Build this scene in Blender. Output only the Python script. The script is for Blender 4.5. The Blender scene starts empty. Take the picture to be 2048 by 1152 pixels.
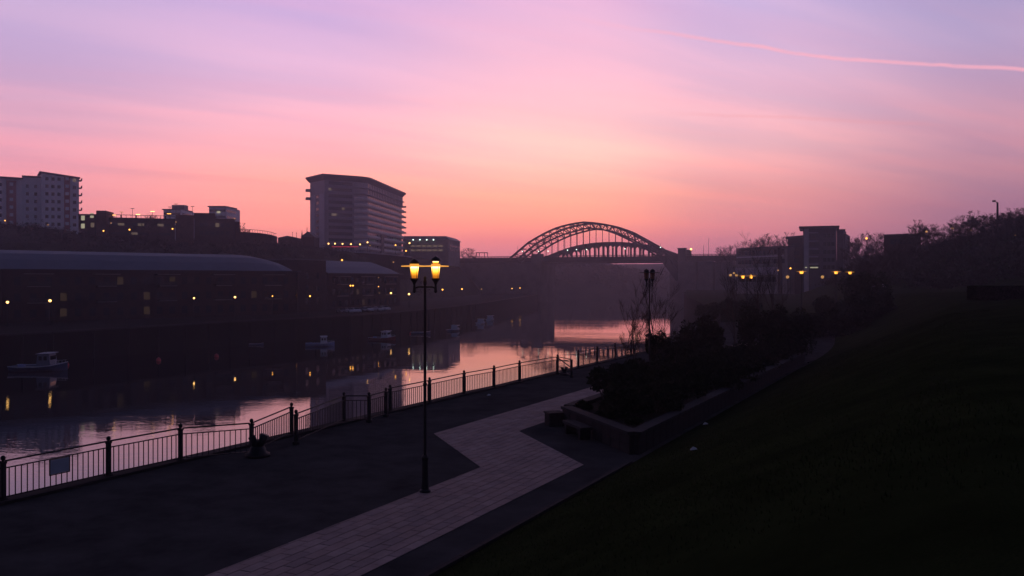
import bpy, math, random
from mathutils import Vector, Matrix
R = math.radians
random.seed(7)
sc = bpy.context.scene
COL = sc.collection
F = 1770.0; EYE = 14.0; HOR = 559.0

# ------------------------------------------------------------------ camera
cd = bpy.data.cameras.new('camera'); cam = bpy.data.objects.new('camera', cd); COL.objects.link(cam)
cam.location = (0, 0, EYE); cam.rotation_euler = (R(90), 0, 0)
cd.sensor_width = 36.0; cd.lens = 36.0 * F / 2048; cd.shift_y = -17.0 / 2048
cd.clip_start = 0.5; cd.clip_end = 6000
sc.camera = cam
sc.view_settings.view_transform = 'Standard'; sc.view_settings.look = 'None'
sc.view_settings.exposure = 0.0; sc.view_settings.gamma = 1.0
sc.render.engine = 'CYCLES'
cy = sc.cycles
cy.use_denoising = True; cy.max_bounces = 6; cy.diffuse_bounces = 2; cy.glossy_bounces = 3
cy.volume_bounces = 2; cy.transparent_max_bounces = 6; cy.sample_clamp_indirect = 4.0
cy.use_adaptive_sampling = True; cy.adaptive_threshold = 0.01

# ------------------------------------------------------------------ node helpers
def lin(c):
    def f(v):
        v /= 255.0
        return v / 12.92 if v <= 0.04045 else ((v + 0.055) / 1.055) ** 2.4
    return (f(c[0]), f(c[1]), f(c[2]), 1.0)

class N:
    def __init__(s, tree): s.t = tree
    def new(s, typ, **kw):
        n = s.t.nodes.new(typ)
        for k, v in kw.items(): setattr(n, k, v)
        return n
    def put(s, sock, v):
        if isinstance(v, bpy.types.NodeSocket): s.t.links.new(v, sock)
        else: sock.default_value = v
    def math(s, op, a, b=0.0, c=None, clamp=False):
        n = s.new('ShaderNodeMath', operation=op, use_clamp=clamp)
        s.put(n.inputs[0], a); s.put(n.inputs[1], b)
        if c is not None: s.put(n.inputs[2], c)
        return n.outputs[0]
    def mr(s, v, a, b, c=0.0, d=1.0, smooth=True):
        n = s.new('ShaderNodeMapRange'); n.clamp = True
        if smooth: n.interpolation_type = 'SMOOTHSTEP'
        s.put(n.inputs['Value'], v)
        for k, x in (('From Min', a), ('From Max', b), ('To Min', c), ('To Max', d)): s.put(n.inputs[k], x)
        return n.outputs['Result']
    def ramp(s, v, stops):
        n = s.new('ShaderNodeValToRGB'); r = n.color_ramp
        r.interpolation = 'LINEAR'
        while len(r.elements) < len(stops): r.elements.new(0.5)
        for e, (p, c) in zip(r.elements, stops): e.position = p
        for e, (p, c) in zip(r.elements, stops): e.position = p; e.color = c
        s.put(n.inputs[0], v); return n.outputs[0]
    def mix(s, f, a, b, typ='MIX'):
        n = s.new('ShaderNodeMixRGB', blend_type=typ)
        s.put(n.inputs[0], f); s.put(n.inputs[1], a); s.put(n.inputs[2], b)
        return n.outputs[0]

# ------------------------------------------------------------------ dusk sky
world = bpy.data.worlds.new('World'); sc.world = world; world.use_nodes = True
g = N(world.node_tree)
for n in list(world.node_tree.nodes): world.node_tree.nodes.remove(n)
tc = g.new('ShaderNodeTexCoord'); sep = g.new('ShaderNodeSeparateXYZ')
world.node_tree.links.new(tc.outputs['Generated'], sep.inputs[0])
x, y, z = sep.outputs
zc = g.math('MAXIMUM', z, 0.0)
el = g.math('ARCSINE', g.math('MINIMUM', zc, 0.9999))
p = g.math('SQRT', g.math('DIVIDE', el, 1.5708))
az = g.math('MULTIPLY', g.math('ARCTAN2', x, y), 57.2958)
def P_(ypx): return math.sqrt(math.atan((HOR - ypx) / F) / 1.5708)
def skyramp(stops, top=((0.56, (106, 102, 156)), (0.7, (40, 48, 82)), (1.0, (20, 28, 52)))):
    return g.ramp(p, [(P_(a), lin(b)) for a, b in stops] + [(a, lin(b)) for a, b in top])
L2 = skyramp([(520, (205, 120, 145)), (440, (238, 145, 158)), (360, (232, 153, 173)), (260, (213, 160, 190)), (130, (196, 163, 206)), (0, (178, 160, 210))])
L1 = skyramp([(520, (225, 130, 145)), (450, (270, 156, 148)), (370, (265, 168, 162)), (260, (246, 176, 196)), (140, (222, 176, 214)), (0, (202, 166, 216))])
CC = skyramp([(520, (215, 124, 150)), (480, (252, 136, 140)), (440, (272, 160, 142)), (390, (272, 176, 156)), (310, (264, 198, 192)), (160, (254, 188, 208)), (0, (228, 176, 214))])
R1 = skyramp([(520, (175, 105, 138)), (460, (222, 132, 145)), (390, (238, 153, 155)), (300, (240, 176, 186)), (150, (226, 178, 208)), (0, (192, 168, 216))])
R2 = skyramp([(520, (130, 88, 122)), (430, (160, 110, 138)), (370, (182, 128, 150)), (270, (194, 144, 170)), (130, (180, 154, 194)), (0, (158, 148, 196))])
BK = g.ramp(p, [(0.0, lin((62, 58, 82))), (0.3, lin((66, 66, 96))), (0.6, lin((36, 43, 70))), (1.0, lin((20, 28, 52)))])
c = g.mix(g.mr(az, -30, -13), L2, L1)
c = g.mix(g.mr(az, -13, 2), c, CC)
c = g.mix(g.mr(az, 4, 15), c, R1)
c = g.mix(g.mr(az, 14, 30), c, R2)
# wispy high cloud, laid out on a flat layer overhead so that the streaks converge like real ones
zz = g.math('ADD', zc, 0.07)
cx = g.math('DIVIDE', x, zz); cyy = g.math('DIVIDE', y, zz)
comb = g.new('ShaderNodeCombineXYZ'); g.put(comb.inputs[0], cx); g.put(comb.inputs[1], cyy)
mp = g.new('ShaderNodeMapping', vector_type='TEXTURE'); mp.inputs['Rotation'].default_value = (0, 0, R(33)); mp.inputs['Scale'].default_value = (3.4, 0.62, 1)
world.node_tree.links.new(comb.outputs[0], mp.inputs[0])
nz = g.new('ShaderNodeTexNoise'); nz.inputs['Scale'].default_value = 1.0; nz.inputs['Detail'].default_value = 5; nz.inputs['Roughness'].default_value = 0.5; nz.inputs['Distortion'].default_value = 0.3
world.node_tree.links.new(mp.outputs[0], nz.inputs[0])
mp2 = g.new('ShaderNodeMapping', vector_type='TEXTURE'); mp2.inputs['Location'].default_value = (5, 2, 0); mp2.inputs['Rotation'].default_value = (0, 0, R(20)); mp2.inputs['Scale'].default_value = (2.2, 0.22, 1)
world.node_tree.links.new(comb.outputs[0], mp2.inputs[0])
nz2 = g.new('ShaderNodeTexNoise'); nz2.inputs['Detail'].default_value = 4; nz2.inputs['Scale'].default_value = 1.0
world.node_tree.links.new(mp2.outputs[0], nz2.inputs[0])
w1 = g.mr(nz.outputs[0], 0.35, 0.68, 0, 1)
w2 = g.mr(nz2.outputs[0], 0.40, 0.75, 0, 1)
vis = g.math('MULTIPLY', g.mr(zc, 0.03, 0.14), g.mr(zc, 0.9, 0.3))
pinky = g.mix(1.0, c, lin((255, 232, 238)), 'MULTIPLY')
c = g.mix(g.math('MULTIPLY', g.math('SUBTRACT', 1.0, w1), g.math('MULTIPLY', vis, 0.7)), c, g.mix(1.0, c, (0.80, 0.86, 1.0, 1), 'MULTIPLY'))
c = g.mix(g.math('MULTIPLY', w1, g.math('MULTIPLY', vis, 0.6)), c, g.mix(1.0, c, (1.15, 1.04, 1.05, 1), 'MULTIPLY'))
c = g.mix(g.math('MULTIPLY', w2, g.math('MULTIPLY', g.mr(zc, 0.0, 0.08), 0.35)), c, g.mix(1.0, c, (1.10, 0.95, 0.93, 1), 'MULTIPLY'))
# aircraft trails
yy = g.math('MAXIMUM', y, 0.05)
u = g.math('DIVIDE', x, yy); v = g.math('DIVIDE', z, yy)
wob = g.new('ShaderNodeTexNoise'); wob.inputs['Scale'].default_value = 26; wob.inputs['Detail'].default_value = 3
world.node_tree.links.new(tc.outputs['Generated'], wob.inputs[0])
wb = g.math('MULTIPLY', g.math('SUBTRACT', wob.outputs[0], 0.5), 0.006)
l1 = g.math('SUBTRACT', 0.2842 + 0.152 * 0.136, g.math('MULTIPLY', u, 0.152))
l2 = g.math('SUBTRACT', 0.2497 + 0.061 * 0.363, g.math('MULTIPLY', u, 0.061))
lt = g.math('ADD', g.math('MAXIMUM', l1, l2), wb)
dd = g.math('ABSOLUTE', g.math('SUBTRACT', v, lt))
tr = g.math('MULTIPLY', g.mr(dd, 0.0036, 0.0004), g.math('MULTIPLY', g.mr(u, 0.0, 0.32), g.mr(u, 0.95, 0.75)))
tr = g.math('MULTIPLY', tr, g.mr(wob.outputs[0], 0.2, 0.6, 0.55, 1))
c = g.mix(g.math('MULTIPLY', tr, 0.7), c, lin((240, 165, 190)))
lt2 = g.math('ADD', g.math('SUBTRACT', 0.1859 + 0.0435 * 0.235, g.math('MULTIPLY', u, 0.0435)), wb)
d2 = g.math('ABSOLUTE', g.math('SUBTRACT', v, lt2))
tr2 = g.math('MULTIPLY', g.mr(d2, 0.003, 0.0006), g.math('MULTIPLY', g.mr(u, 0.14, 0.26), g.mr(u, 0.52, 0.42)))
c = g.mix(g.math('MULTIPLY', tr2, 0.2), c, lin((225, 140, 150)))
# away from the afterglow the sky darkens
aaz = g.math('ABSOLUTE', az)
c = g.mix(g.mr(aaz, 32, 125), c, BK)
c = g.mix(1.0, c, (1.04, 1.085, 0.955, 1), 'MULTIPLY')
bg = g.new('ShaderNodeBackground'); g.put(bg.inputs[0], c); bg.inputs[1].default_value = 1.17
wo = g.new('ShaderNodeOutputWorld'); world.node_tree.links.new(bg.outputs[0], wo.inputs[0])

# ------------------------------------------------------------------ materials
def mat(name, col, rough=0.8, var=0.25, scale=1.0, metal=0.0, bump=0.0, bscale=8.0, spec=0.3, second=None):
    m = bpy.data.materials.new(name); m.use_nodes = True
    n = N(m.node_tree); b = m.node_tree.nodes['Principled BSDF']
    t = n.new('ShaderNodeTexCoord'); no = n.new('ShaderNodeTexNoise')
    no.inputs['Scale'].default_value = scale; no.inputs['Detail'].default_value = 6; no.inputs['Roughness'].default_value = 0.65
    m.node_tree.links.new(t.outputs['Object'], no.inputs[0])
    a = tuple(max(0, k * (1 - var)) for k in col) + (1,)
    d = (tuple(second) + (1,)) if second else tuple(min(1, k * (1 + var)) for k in col) + (1,)
    n.put(b.inputs['Base Color'], n.ramp(no.outputs[0], [(0.3, a), (0.7, d)]))
    b.inputs['Metallic'].default_value = metal; b.inputs['Specular IOR Level'].default_value = spec
    n.put(b.inputs['Roughness'], n.mr(no.outputs[0], 0.2, 0.8, max(0.02, rough - 0.1), min(1, rough + 0.1)))
    if bump:
        n2 = n.new('ShaderNodeTexNoise'); n2.inputs['Scale'].default_value = bscale; n2.inputs['Detail'].default_value = 5
        m.node_tree.links.new(t.outputs['Object'], n2.inputs[0])
        bp = n.new('ShaderNodeBump'); bp.inputs['Strength'].default_value = 0.6; bp.inputs['Distance'].default_value = bump
        n.put(bp.inputs['Height'], n2.outputs[0]); n.put(b.inputs['Normal'], bp.outputs[0])
    return m

def emis(name, col, strength):
    m = bpy.data.materials.new(name); m.use_nodes = True
    b = m.node_tree.nodes['Principled BSDF']
    b.inputs['Base Color'].default_value = (col[0] * .05, col[1] * .05, col[2] * .05, 1)
    b.inputs['Emission Color'].default_value = (*col, 1); b.inputs['Emission Strength'].default_value = strength
    return m

M = dict(
    asphalt=mat('asphalt', (0.072, 0.066, 0.066), 0.95, 0.35, 0.7, bump=0.004, bscale=60, spec=0.0),
    mortar=mat('path_joint', (0.16, 0.13, 0.125), 0.95, 0.3, 4, spec=0.1),
    paver_a=mat('paver_sandstone', (0.35, 0.255, 0.235), 0.9, 0.22, 1.3, bump=0.003, bscale=40, spec=0.12),
    paver_b=mat('paver_grey_stone', (0.305, 0.23, 0.22), 0.9, 0.22, 1.3, bump=0.003, bscale=40, spec=0.12),
    paver_c=mat('paver_rose_stone', (0.37, 0.28, 0.26), 0.9, 0.22, 1.3, bump=0.003, bscale=40, spec=0.12),
    stone=mat('weathered_stone', (0.032, 0.028, 0.03), 0.92, 0.35, 1.2, bump=0.01, bscale=14, spec=0.15),
    coping=mat('coping_stone', (0.036, 0.034, 0.038), 0.9, 0.3, 1.5, bump=0.004, bscale=20, spec=0.15),
    quay=mat('quay_wall_stone', (0.022, 0.02, 0.022), 0.95, 0.4, 0.4, bump=0.05, bscale=2, spec=0.0, second=(0.016, 0.02, 0.016)),
    iron=mat('dark_painted_iron', (0.022, 0.02, 0.024), 0.6, 0.3, 6, metal=0.0, spec=0.25),
    grass=mat('lawn_grass', (0.024, 0.032, 0.012), 1.0, 0.35, 0.5, bump=0.03, bscale=30, spec=0.0),
    blade=mat('grass_blade', (0.026, 0.036, 0.013), 1.0, 0.35, 3, spec=0.0),
    scrub=mat('hill_scrub_soil', (0.045, 0.042, 0.026), 1.0, 0.4, 0.15, bump=0.3, bscale=1.0, spec=0.05),
    leaf=mat('evergreen_leaf', (0.024, 0.030, 0.016), 0.9, 0.4, 2.5, spec=0.05),
    twig=mat('winter_twig', (0.04, 0.032, 0.028), 0.9, 0.3, 3, spec=0.1),
    bark=mat('bark', (0.055, 0.045, 0.038), 0.95, 0.35, 6, bump=0.01, bscale=20, spec=0.1),
    bank=mat('quay_paving', (0.022, 0.02, 0.02), 0.98, 0.35, 0.2, spec=0.02),
    brick=mat('brown_brick', (0.13, 0.07, 0.055), 0.95, 0.3, 0.8, bump=0.01, bscale=6, spec=0.1),
    dbrick=mat('dark_brick', (0.042, 0.028, 0.026), 0.95, 0.3, 0.8, spec=0.1),
    slate=mat('blue_metal_roof', (0.13, 0.16, 0.22), 0.65, 0.15, 0.3, spec=0.3),
    render=mat('pale_render', (0.80, 0.78, 0.84), 0.9, 0.08, 0.3, spec=0.15),
    redp=mat('red_cladding', (0.32, 0.10, 0.10), 0.8, 0.15, 0.5, spec=0.2),
    hotelw=mat('grey_cladding', (0.36, 0.32, 0.38), 0.75, 0.12, 0.2, spec=0.25),
    hotelp=mat('pale_cladding_strip', (0.50, 0.46, 0.54), 0.8, 0.12, 0.2, spec=0.2),
    band=mat('pale_balcony_band', (0.72, 0.62, 0.64), 0.7, 0.1, 0.4, spec=0.3),
    roofd=mat('dark_roof_metal', (0.09, 0.08, 0.10), 0.6, 0.15, 0.4, spec=0.3),
    concrete=mat('concrete', (0.22, 0.20, 0.20), 0.92, 0.2, 0.4, spec=0.15),
    tower=mat('campus_grey_cladding', (0.12, 0.11, 0.14), 0.8, 0.15, 0.3, spec=0.15),
    hullw=mat('dull_white_boat_paint', (0.12, 0.15, 0.22), 0.5, 0.12, 3, spec=0.3),
    steel=mat('bridge_steel_paint', (0.05, 0.042, 0.046), 0.65, 0.2, 0.3, spec=0.3),
    pier=mat('bridge_pier_granite', (0.16, 0.14, 0.14), 0.95, 0.25, 0.2, bump=0.05, bscale=1, spec=0.1),
    white=mat('white_paint', (0.55, 0.58, 0.66), 0.5, 0.12, 3, spec=0.3),
    navy=mat('blue_hull_paint', (0.05, 0.08, 0.17), 0.4, 0.2, 2, spec=0.4),
    bluep=mat('light_blue_hull_paint', (0.26, 0.34, 0.60), 0.4, 0.15, 2, spec=0.4),
    redh=mat('red_hull_paint', (0.22, 0.03, 0.03), 0.4, 0.2, 2, spec=0.4),
    buoy=mat('red_buoy_plastic', (0.6, 0.05, 0.06), 0.4, 0.15, 4, spec=0.4),
    rubber=mat('black_rubber', (0.015, 0.015, 0.016), 0.85, 0.2, 4, spec=0.2),
    board=mat('blue_grey_notice_board', (0.30, 0.36, 0.46), 0.6, 0.08, 3, spec=0.3),
    carA=mat('silver_car_paint', (0.45, 0.47, 0.55), 0.3, 0.05, 2, spec=0.5),
    carB=mat('dark_car_paint', (0.06, 0.07, 0.10), 0.3, 0.05, 2, spec=0.5),
    soil=mat('planting_soil', (0.03, 0.024, 0.018), 1, 0.4, 3, bump=0.04, bscale=9, spec=0.05),
    far=mat('far_hill_woodland', (0.055, 0.045, 0.04), 1, 0.4, 0.04, spec=0.03),
    litter=mat('white_litter', (0.6, 0.6, 0.62), 0.7, 0.1, 5),
    lampon=emis('sodium_lamp', (1.0, 0.62, 0.22), 9.0),
    lampwarm=emis('warm_lamp', (1.0, 0.42, 0.07), 3.5),
    lampwhite=emis('white_lamp', (1.0, 0.52, 0.15), 4.5),
    lampgreen=emis('greenish_lamp', (0.75, 1.0, 0.85), 3.2),
    lampdim=emis('dim_lamp', (1.0, 0.50, 0.16), 0.55),
    lampred=emis('red_signal', (1.0, 0.06, 0.08), 5.0),
    redstrip=emis('red_neon_strip', (1.0, 0.06, 0.12), 0.35),
    winlit=emis('lit_window_warm', (1.0, 0.62, 0.28), 0.02),
    winlit2=emis('lit_window_pale', (0.9, 0.85, 0.55), 0.4),
    winfar=emis('lit_window_far', (1.0, 0.72, 0.5), 0.10),
)
def glassmat(name, col, rough, spec=0.5):
    m = bpy.data.materials.new(name); m.use_nodes = True
    b = m.node_tree.nodes['Principled BSDF']
    b.inputs['Base Color'].default_value = (*col, 1); b.inputs['Roughness'].default_value = rough; b.inputs['Specular IOR Level'].default_value = spec
    return m
M['dimglass'] = glassmat('grey_window_glass', (0.10, 0.09, 0.12), 0.35, 0.3)
M['lanternfar'] = emis('amber_lantern_glass', (1.0, 0.40, 0.05), 2.6)
M['brimlit'] = emis('brim_lamplight_glow', (1.0, 0.42, 0.06), 0.9)  # lamplight caught by the brim, put in as the brim's own emission
M['glass'] = glassmat('dark_window_glass', (0.02, 0.022, 0.03), 0.12)
M['lampoff'] = glassmat('unlit_amber_glass', (0.16, 0.07, 0.05), 0.25)
# lit lantern glass: hottest where the bulb sits at the top, amber below
m = bpy.data.materials.new('lantern_glass_lit'); m.use_nodes = True; n = N(m.node_tree); b = m.node_tree.nodes['Principled BSDF']
t_ = n.new('ShaderNodeTexCoord'); sp = n.new('ShaderNodeSeparateXYZ'); m.node_tree.links.new(t_.outputs['Generated'], sp.inputs[0])
b.inputs['Base Color'].default_value = (0.5, 0.3, 0.1, 1)
n.put(b.inputs['Emission Color'], n.ramp(sp.outputs[2], [(0.0, (0.8, 0.22, 0.01, 1)), (0.45, (1.0, 0.40, 0.02, 1)), (0.8, (1.0, 0.58, 0.12, 1)), (1.0, (1, 0.75, 0.4, 1))]))
n.put(b.inputs['Emission Strength'], n.mr(sp.outputs[2], 0.1, 1.0, 0.6, 3.6))
M['lantern'] = m
# water
m = bpy.data.materials.new('river_water'); m.use_nodes = True; n = N(m.node_tree); b = m.node_tree.nodes['Principled BSDF']
b.inputs['Base Color'].default_value = (0.006, 0.008, 0.012, 1); b.inputs['Roughness'].default_value = 0.015
b.inputs['IOR'].default_value = 1.333; b.inputs['Specular IOR Level'].default_value = 0.8
t_ = n.new('ShaderNodeTexCoord')
def wn(scale, det, rot=0.0, sx=1.0, sy=1.0):
    mm = n.new('ShaderNodeMapping'); mm.inputs['Rotation'].default_value = (0, 0, rot); mm.inputs['Scale'].default_value = (sx, sy, 1)
    m.node_tree.links.new(t_.outputs['Object'], mm.inputs[0])
    q = n.new('ShaderNodeTexNoise'); q.inputs['Scale'].default_value = scale; q.inputs['Detail'].default_value = det; q.inputs['Roughness'].default_value = 0.5
    m.node_tree.links.new(mm.outputs[0], q.inputs[0]); return q.outputs[0]
patch = n.mr(wn(0.018, 3, R(15), 0.6, 2.2), 0.42, 0.62, 0.35, 1.7)
h = n.math('ADD', n.math('MULTIPLY', wn(0.22, 2, R(10), 0.7, 1.2), 0.009), n.math('MULTIPLY', n.math('MULTIPLY', wn(1.5, 3, R(-12), 0.8, 1.3), 0.0034), patch))
bp = n.new('ShaderNodeBump'); bp.inputs['Strength'].default_value = 1.0; bp.inputs['Distance'].default_value = 1.0
n.put(bp.inputs['Height'], h); n.put(b.inputs['Normal'], bp.outputs[0])
M['water'] = m

# ------------------------------------------------------------------ mesh builder
class MB:
    def __init__(s): s.v = []; s.f = []
    def add(s, vs, fs):
        o = len(s.v); s.v += [tuple(q) for q in vs]; s.f += [tuple(i + o for i in f) for f in fs]; return s
    def box(s, c, d, rz=0.0, bev=0.0):
        cx_, cy_, cz = c; a, b_, h_ = d[0] / 2, d[1] / 2, d[2] / 2
        co, si = math.cos(rz), math.sin(rz)
        if bev: 
            pts = [(-a + bev, -b_), (a - bev, -b_), (a, -b_ + bev), (a, b_ - bev), (a - bev, b_), (-a + bev, b_), (-a, b_ - bev), (-a, -b_ + bev)]
        else: pts = [(-a, -b_), (a, -b_), (a, b_), (-a, b_)]
        return s.prism([(cx_ + px * co - py * si, cy_ + px * si + py * co) for px, py in pts], cz - h_, cz + h_)
    def prism(s, poly, z0, z1, top=None):
        k = len(poly); top = top or poly
        vs = [(q[0], q[1], z0) for q in poly] + [(q[0], q[1], z1 if not isinstance(z1, (list, tuple)) else z1[i]) for i, q in enumerate(top)]
        fs = [tuple(range(k - 1, -1, -1)), tuple(range(k, 2 * k))] + [(i, (i + 1) % k, k + (i + 1) % k, k + i) for i in range(k)]
        return s.add(vs, fs)
    def bar(s, p0, p1, w, h=None):
        h = h or w; p0 = Vector(p0); p1 = Vector(p1); d = (p1 - p0)
        if d.length < 1e-6: return s
        d.normalize(); up = Vector((0, 0, 1)) if abs(d.z) < 0.95 else Vector((1, 0, 0))
        sx = d.cross(up).normalized(); sz = sx.cross(d).normalized()
        vs = []
        for q in (p0, p1):
            for a, b_ in ((-1, -1), (1, -1), (1, 1), (-1, 1)): vs.append(q + sx * a * w / 2 + sz * b_ * h / 2)
        return s.add(vs, [(3, 2, 1, 0), (4, 5, 6, 7), (0, 1, 5, 4), (1, 2, 6, 5), (2, 3, 7, 6), (3, 0, 4, 7)])
    def tube(s, pts, rad, k=6, cap=True):
        pts = [Vector(q) for q in pts]; rings = []; o = len(s.v)
        ref = Vector((0.31, 0.17, 0.93))
        for i, q in enumerate(pts):
            d = (pts[min(i + 1, len(pts) - 1)] - pts[max(i - 1, 0)]).normalized()
            a = d.cross(ref)
            if a.length < 0.05: a = d.cross(Vector((1, 0, 0)))
            a.normalize(); b_ = d.cross(a)
            r = rad[i] if isinstance(rad, (list, tuple)) else rad
            for j in range(k):
                t = 2 * math.pi * j / k
                s.v.append(tuple(q + a * math.cos(t) * r + b_ * math.sin(t) * r))
        for i in range(len(pts) - 1):
            for j in range(k):
                s.f.append((o + i * k + j, o + i * k + (j + 1) % k, o + (i + 1) * k + (j + 1) % k, o + (i + 1) * k + j))
        if cap:
            s.f.append(tuple(o + j for j in range(k - 1, -1, -1))); s.f.append(tuple(o + (len(pts) - 1) * k + j for j in range(k)))
        return s
    def lathe(s, prof, c=(0, 0, 0), k=12):
        o = len(s.v)
        for r, z_ in prof:
            for j in range(k):
                t = 2 * math.pi * j / k; s.v.append((c[0] + r * math.cos(t), c[1] + r * math.sin(t), c[2] + z_))
        for i in range(len(prof) - 1):
            for j in range(k): s.f.append((o + i * k + j, o + i * k + (j + 1) % k, o + (i + 1) * k + (j + 1) % k, o + (i + 1) * k + j))
        s.f.append(tuple(o + j for j in range(k - 1, -1, -1))); s.f.append(tuple(o + (len(prof) - 1) * k + j for j in range(k)))
        return s
    def mesh(s, name, m_, off=(0, 0, 0), smooth=False):
        me = bpy.data.meshes.new(name)
        me.from_pydata([(a - off[0], b_ - off[1], c_ - off[2]) for a, b_, c_ in s.v], [], s.f)
        me.materials.append(m_ if not isinstance(m_, str) else M[m_])
        if smooth: me.polygons.foreach_set('use_smooth', [True] * len(me.polygons))
        me.update(); return me

WL = {}
def wl(o): return WL.get(o.name, (0, 0, 0)) if o else (0, 0, 0)
def thing(name, label, cat, loc, group=None, rz=0.0):
    o = bpy.data.objects.new(name, None); COL.objects.link(o); o.location = loc; o.rotation_euler = (0, 0, rz)
    o.empty_display_size = 0.3
    o['label'] = label; o['category'] = cat
    if group: o['group'] = group
    WL[o.name] = tuple(loc); return o
def part(mb, name, m_, parent, world=True, smooth=False, label=None, stuff=False):
    """a mesh child; world=True: vertices given in world metres, otherwise in the parent's own frame"""
    off = wl(parent) if world else (0, 0, 0)
    me = mb if isinstance(mb, bpy.types.Mesh) else mb.mesh(name, m_, off, smooth)
    o = bpy.data.objects.new(name, me); COL.objects.link(o); o.parent = parent
    WL[o.name] = wl(parent)
    if label: o['label'] = label
    if stuff: o['kind'] = 'stuff'
    return o
def inst(me, name, parent, loc, rz=0.0):
    """one more piece sharing mesh data; loc in world metres"""
    o = bpy.data.objects.new(name, me); COL.objects.link(o); o.parent = parent
    w = wl(parent); o.location = (loc[0] - w[0], loc[1] - w[1], loc[2] - w[2]); o.rotation_euler = (0, 0, rz); return o
def solo(mb, name, m_, label, cat, loc=(0, 0, 0), group=None, smooth=False):
    o = bpy.data.objects.new(name, mb.mesh(name, m_, loc, smooth)); COL.objects.link(o); o.location = loc
    o['label'] = label; o['category'] = cat
    if group: o['group'] = group
    WL[o.name] = tuple(loc); return o
def struct(mb, name, m_, kind='structure', smooth=False):
    o = bpy.data.objects.new(name, mb.mesh(name, m_, (0, 0, 0), smooth)); COL.objects.link(o); o['kind'] = kind; return o
def dup(root, loc, rz=None, label=None, scale=None):
    r = root.copy(); COL.objects.link(r); r.location = loc
    if rz is not None: r.rotation_euler = (0, 0, rz)
    if scale: r.scale = (scale,) * 3 if not isinstance(scale, (tuple, list)) else scale
    if label: r['label'] = label
    for ch in list(root.children):
        c_ = ch.copy(); COL.objects.link(c_); c_.parent = r
        for g_ in list(ch.children):
            d_ = g_.copy(); COL.objects.link(d_); d_.parent = c_
    return r
def at(px, py, Y): return ((px - 1024) / F * Y, Y, EYE - (py - HOR) / F * Y)
def X(px, Y): return (px - 1024) / F * Y
def Z(py, Y): return EYE - (py - HOR) / F * Y
ORD = ['first', 'second', 'third', 'fourth', 'fifth', 'sixth', 'seventh', 'eighth', 'ninth', 'tenth', 'eleventh', 'twelfth', 'thirteenth', 'fourteenth', 'fifteenth', 'sixteenth']

# ------------------------------------------------------------------ terrain
def catmull(pts, step):
    out = []
    P = [pts[0]] + list(pts) + [pts[-1]]
    for i in range(1, len(P) - 2):
        p0, p1, p2, p3 = [Vector(q) for q in P[i - 1:i + 3]]
        k = max(1, int((p2 - p1).length / step))
        for j in range(k):
            t = j / k
            out.append(0.5 * ((2 * p1) + (p2 - p0) * t + (2 * p0 - 5 * p1 + 4 * p2 - p3) * t * t + (3 * p1 - p0 - 3 * p2 + p3) * t ** 3))
    out.append(Vector(pts[-1])); return out
def normals(pts, side):
    r = []
    for i in range(len(pts)):
        d = (pts[min(i + 1, len(pts) - 1)] - pts[max(0, i - 1)]).normalized()
        r.append(Vector((d.y, -d.x)) * side)
    return r
def interp(tab, x_):
    if x_ <= tab[0][0]: return tab[0][1]
    for (a, b_), (c_, d_) in zip(tab, tab[1:]):
        if x_ <= c_: return b_ + (d_ - b_) * (x_ - a) / (c_ - a)
    return tab[-1][1]
def hash2(a, b_): 
    v_ = math.sin(a * 12.9898 + b_ * 78.233) * 43758.5453; return v_ - math.floor(v_)
def vnoise(a, b_):
    i, j = math.floor(a), math.floor(b_); fa, fb = a - i, b_ - j
    fa = fa * fa * (3 - 2 * fa); fb = fb * fb * (3 - 2 * fb)
    return (hash2(i, j) * (1 - fa) + hash2(i + 1, j) * fa) * (1 - fb) + (hash2(i, j + 1) * (1 - fa) + hash2(i + 1, j + 1) * fa) * fb - 0.5

def sweep(mb, pts, nor, ds, zf):
    o = len(mb.v); k = len(ds)
    for q, n_ in zip(pts, nor):
        for d in ds:
            a = q + n_ * d; mb.v.append((a.x, a.y, zf(d, a.x, a.y, q.y)))
    for i in range(len(pts) - 1):
        for j in range(k - 1):
            a = o + i * k + j; mb.f.append((a, a + 1, a + k + 1, a + k))
    return mb

# river bed and ground far below / around, and the river itself
struct(MB().add([(-740, -70, -3), (740, -70, -3), (740, 1190, -3), (-740, 1190, -3)], [(0, 1, 2, 3)]), 'ground', 'soil')
struct(MB().add([(-260, -60, 0), (320, -60, 0), (320, 900, 0), (-260, 900, 0)], [(0, 1, 2, 3)]), 'river_water', 'water')

SQ = [(-160, -60), (-140, 20), (-110, 90), (-78, 150), (-57, 192), (-40, 218), (-29, 253), (-13.6, 325), (0, 420), (16, 538), (22, 600), (22, 700)]
sp_ = catmull(SQ, 6.0); sn = normals(sp_, -1)
TS_N = [(0, 5), (60, 5), (75, 13), (90, 23), (110, 28.5), (150, 31), (400, 34)]
TS_F = [(0, 5), (36, 5), (44, 14), (52, 22), (60, 25.5), (90, 26.5), (150, 27), (400, 28)]
def zs(d, x_, y_, Yq):
    w = min(1, max(0, (Yq - 210) / 80)); w = w * w * (3 - 2 * w)
    zz_ = interp(TS_N, d) * (1 - w) + interp(TS_F, d) * w
    if d > 55 and d < 390: zz_ += 2.2 * vnoise(x_ / 14, y_ / 14) * min(1, (zz_ - 5) / 6)
    return zz_
def nearest(pts, x_, y_):
    best = min(range(len(pts)), key=lambda i: (pts[i].x - x_) ** 2 + (pts[i].y - y_) ** 2); q = pts[best]
    return math.hypot(q.x - x_, q.y - y_), q.y
def gs(x_, y_): d, Yq = nearest(sp_, x_, y_); return zs(d, x_, y_, Yq)
struct(sweep(MB(), sp_, sn, [0, 0.6, 6, 14, 24, 36], zs), 'far_quay_pavement', 'bank')
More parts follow.
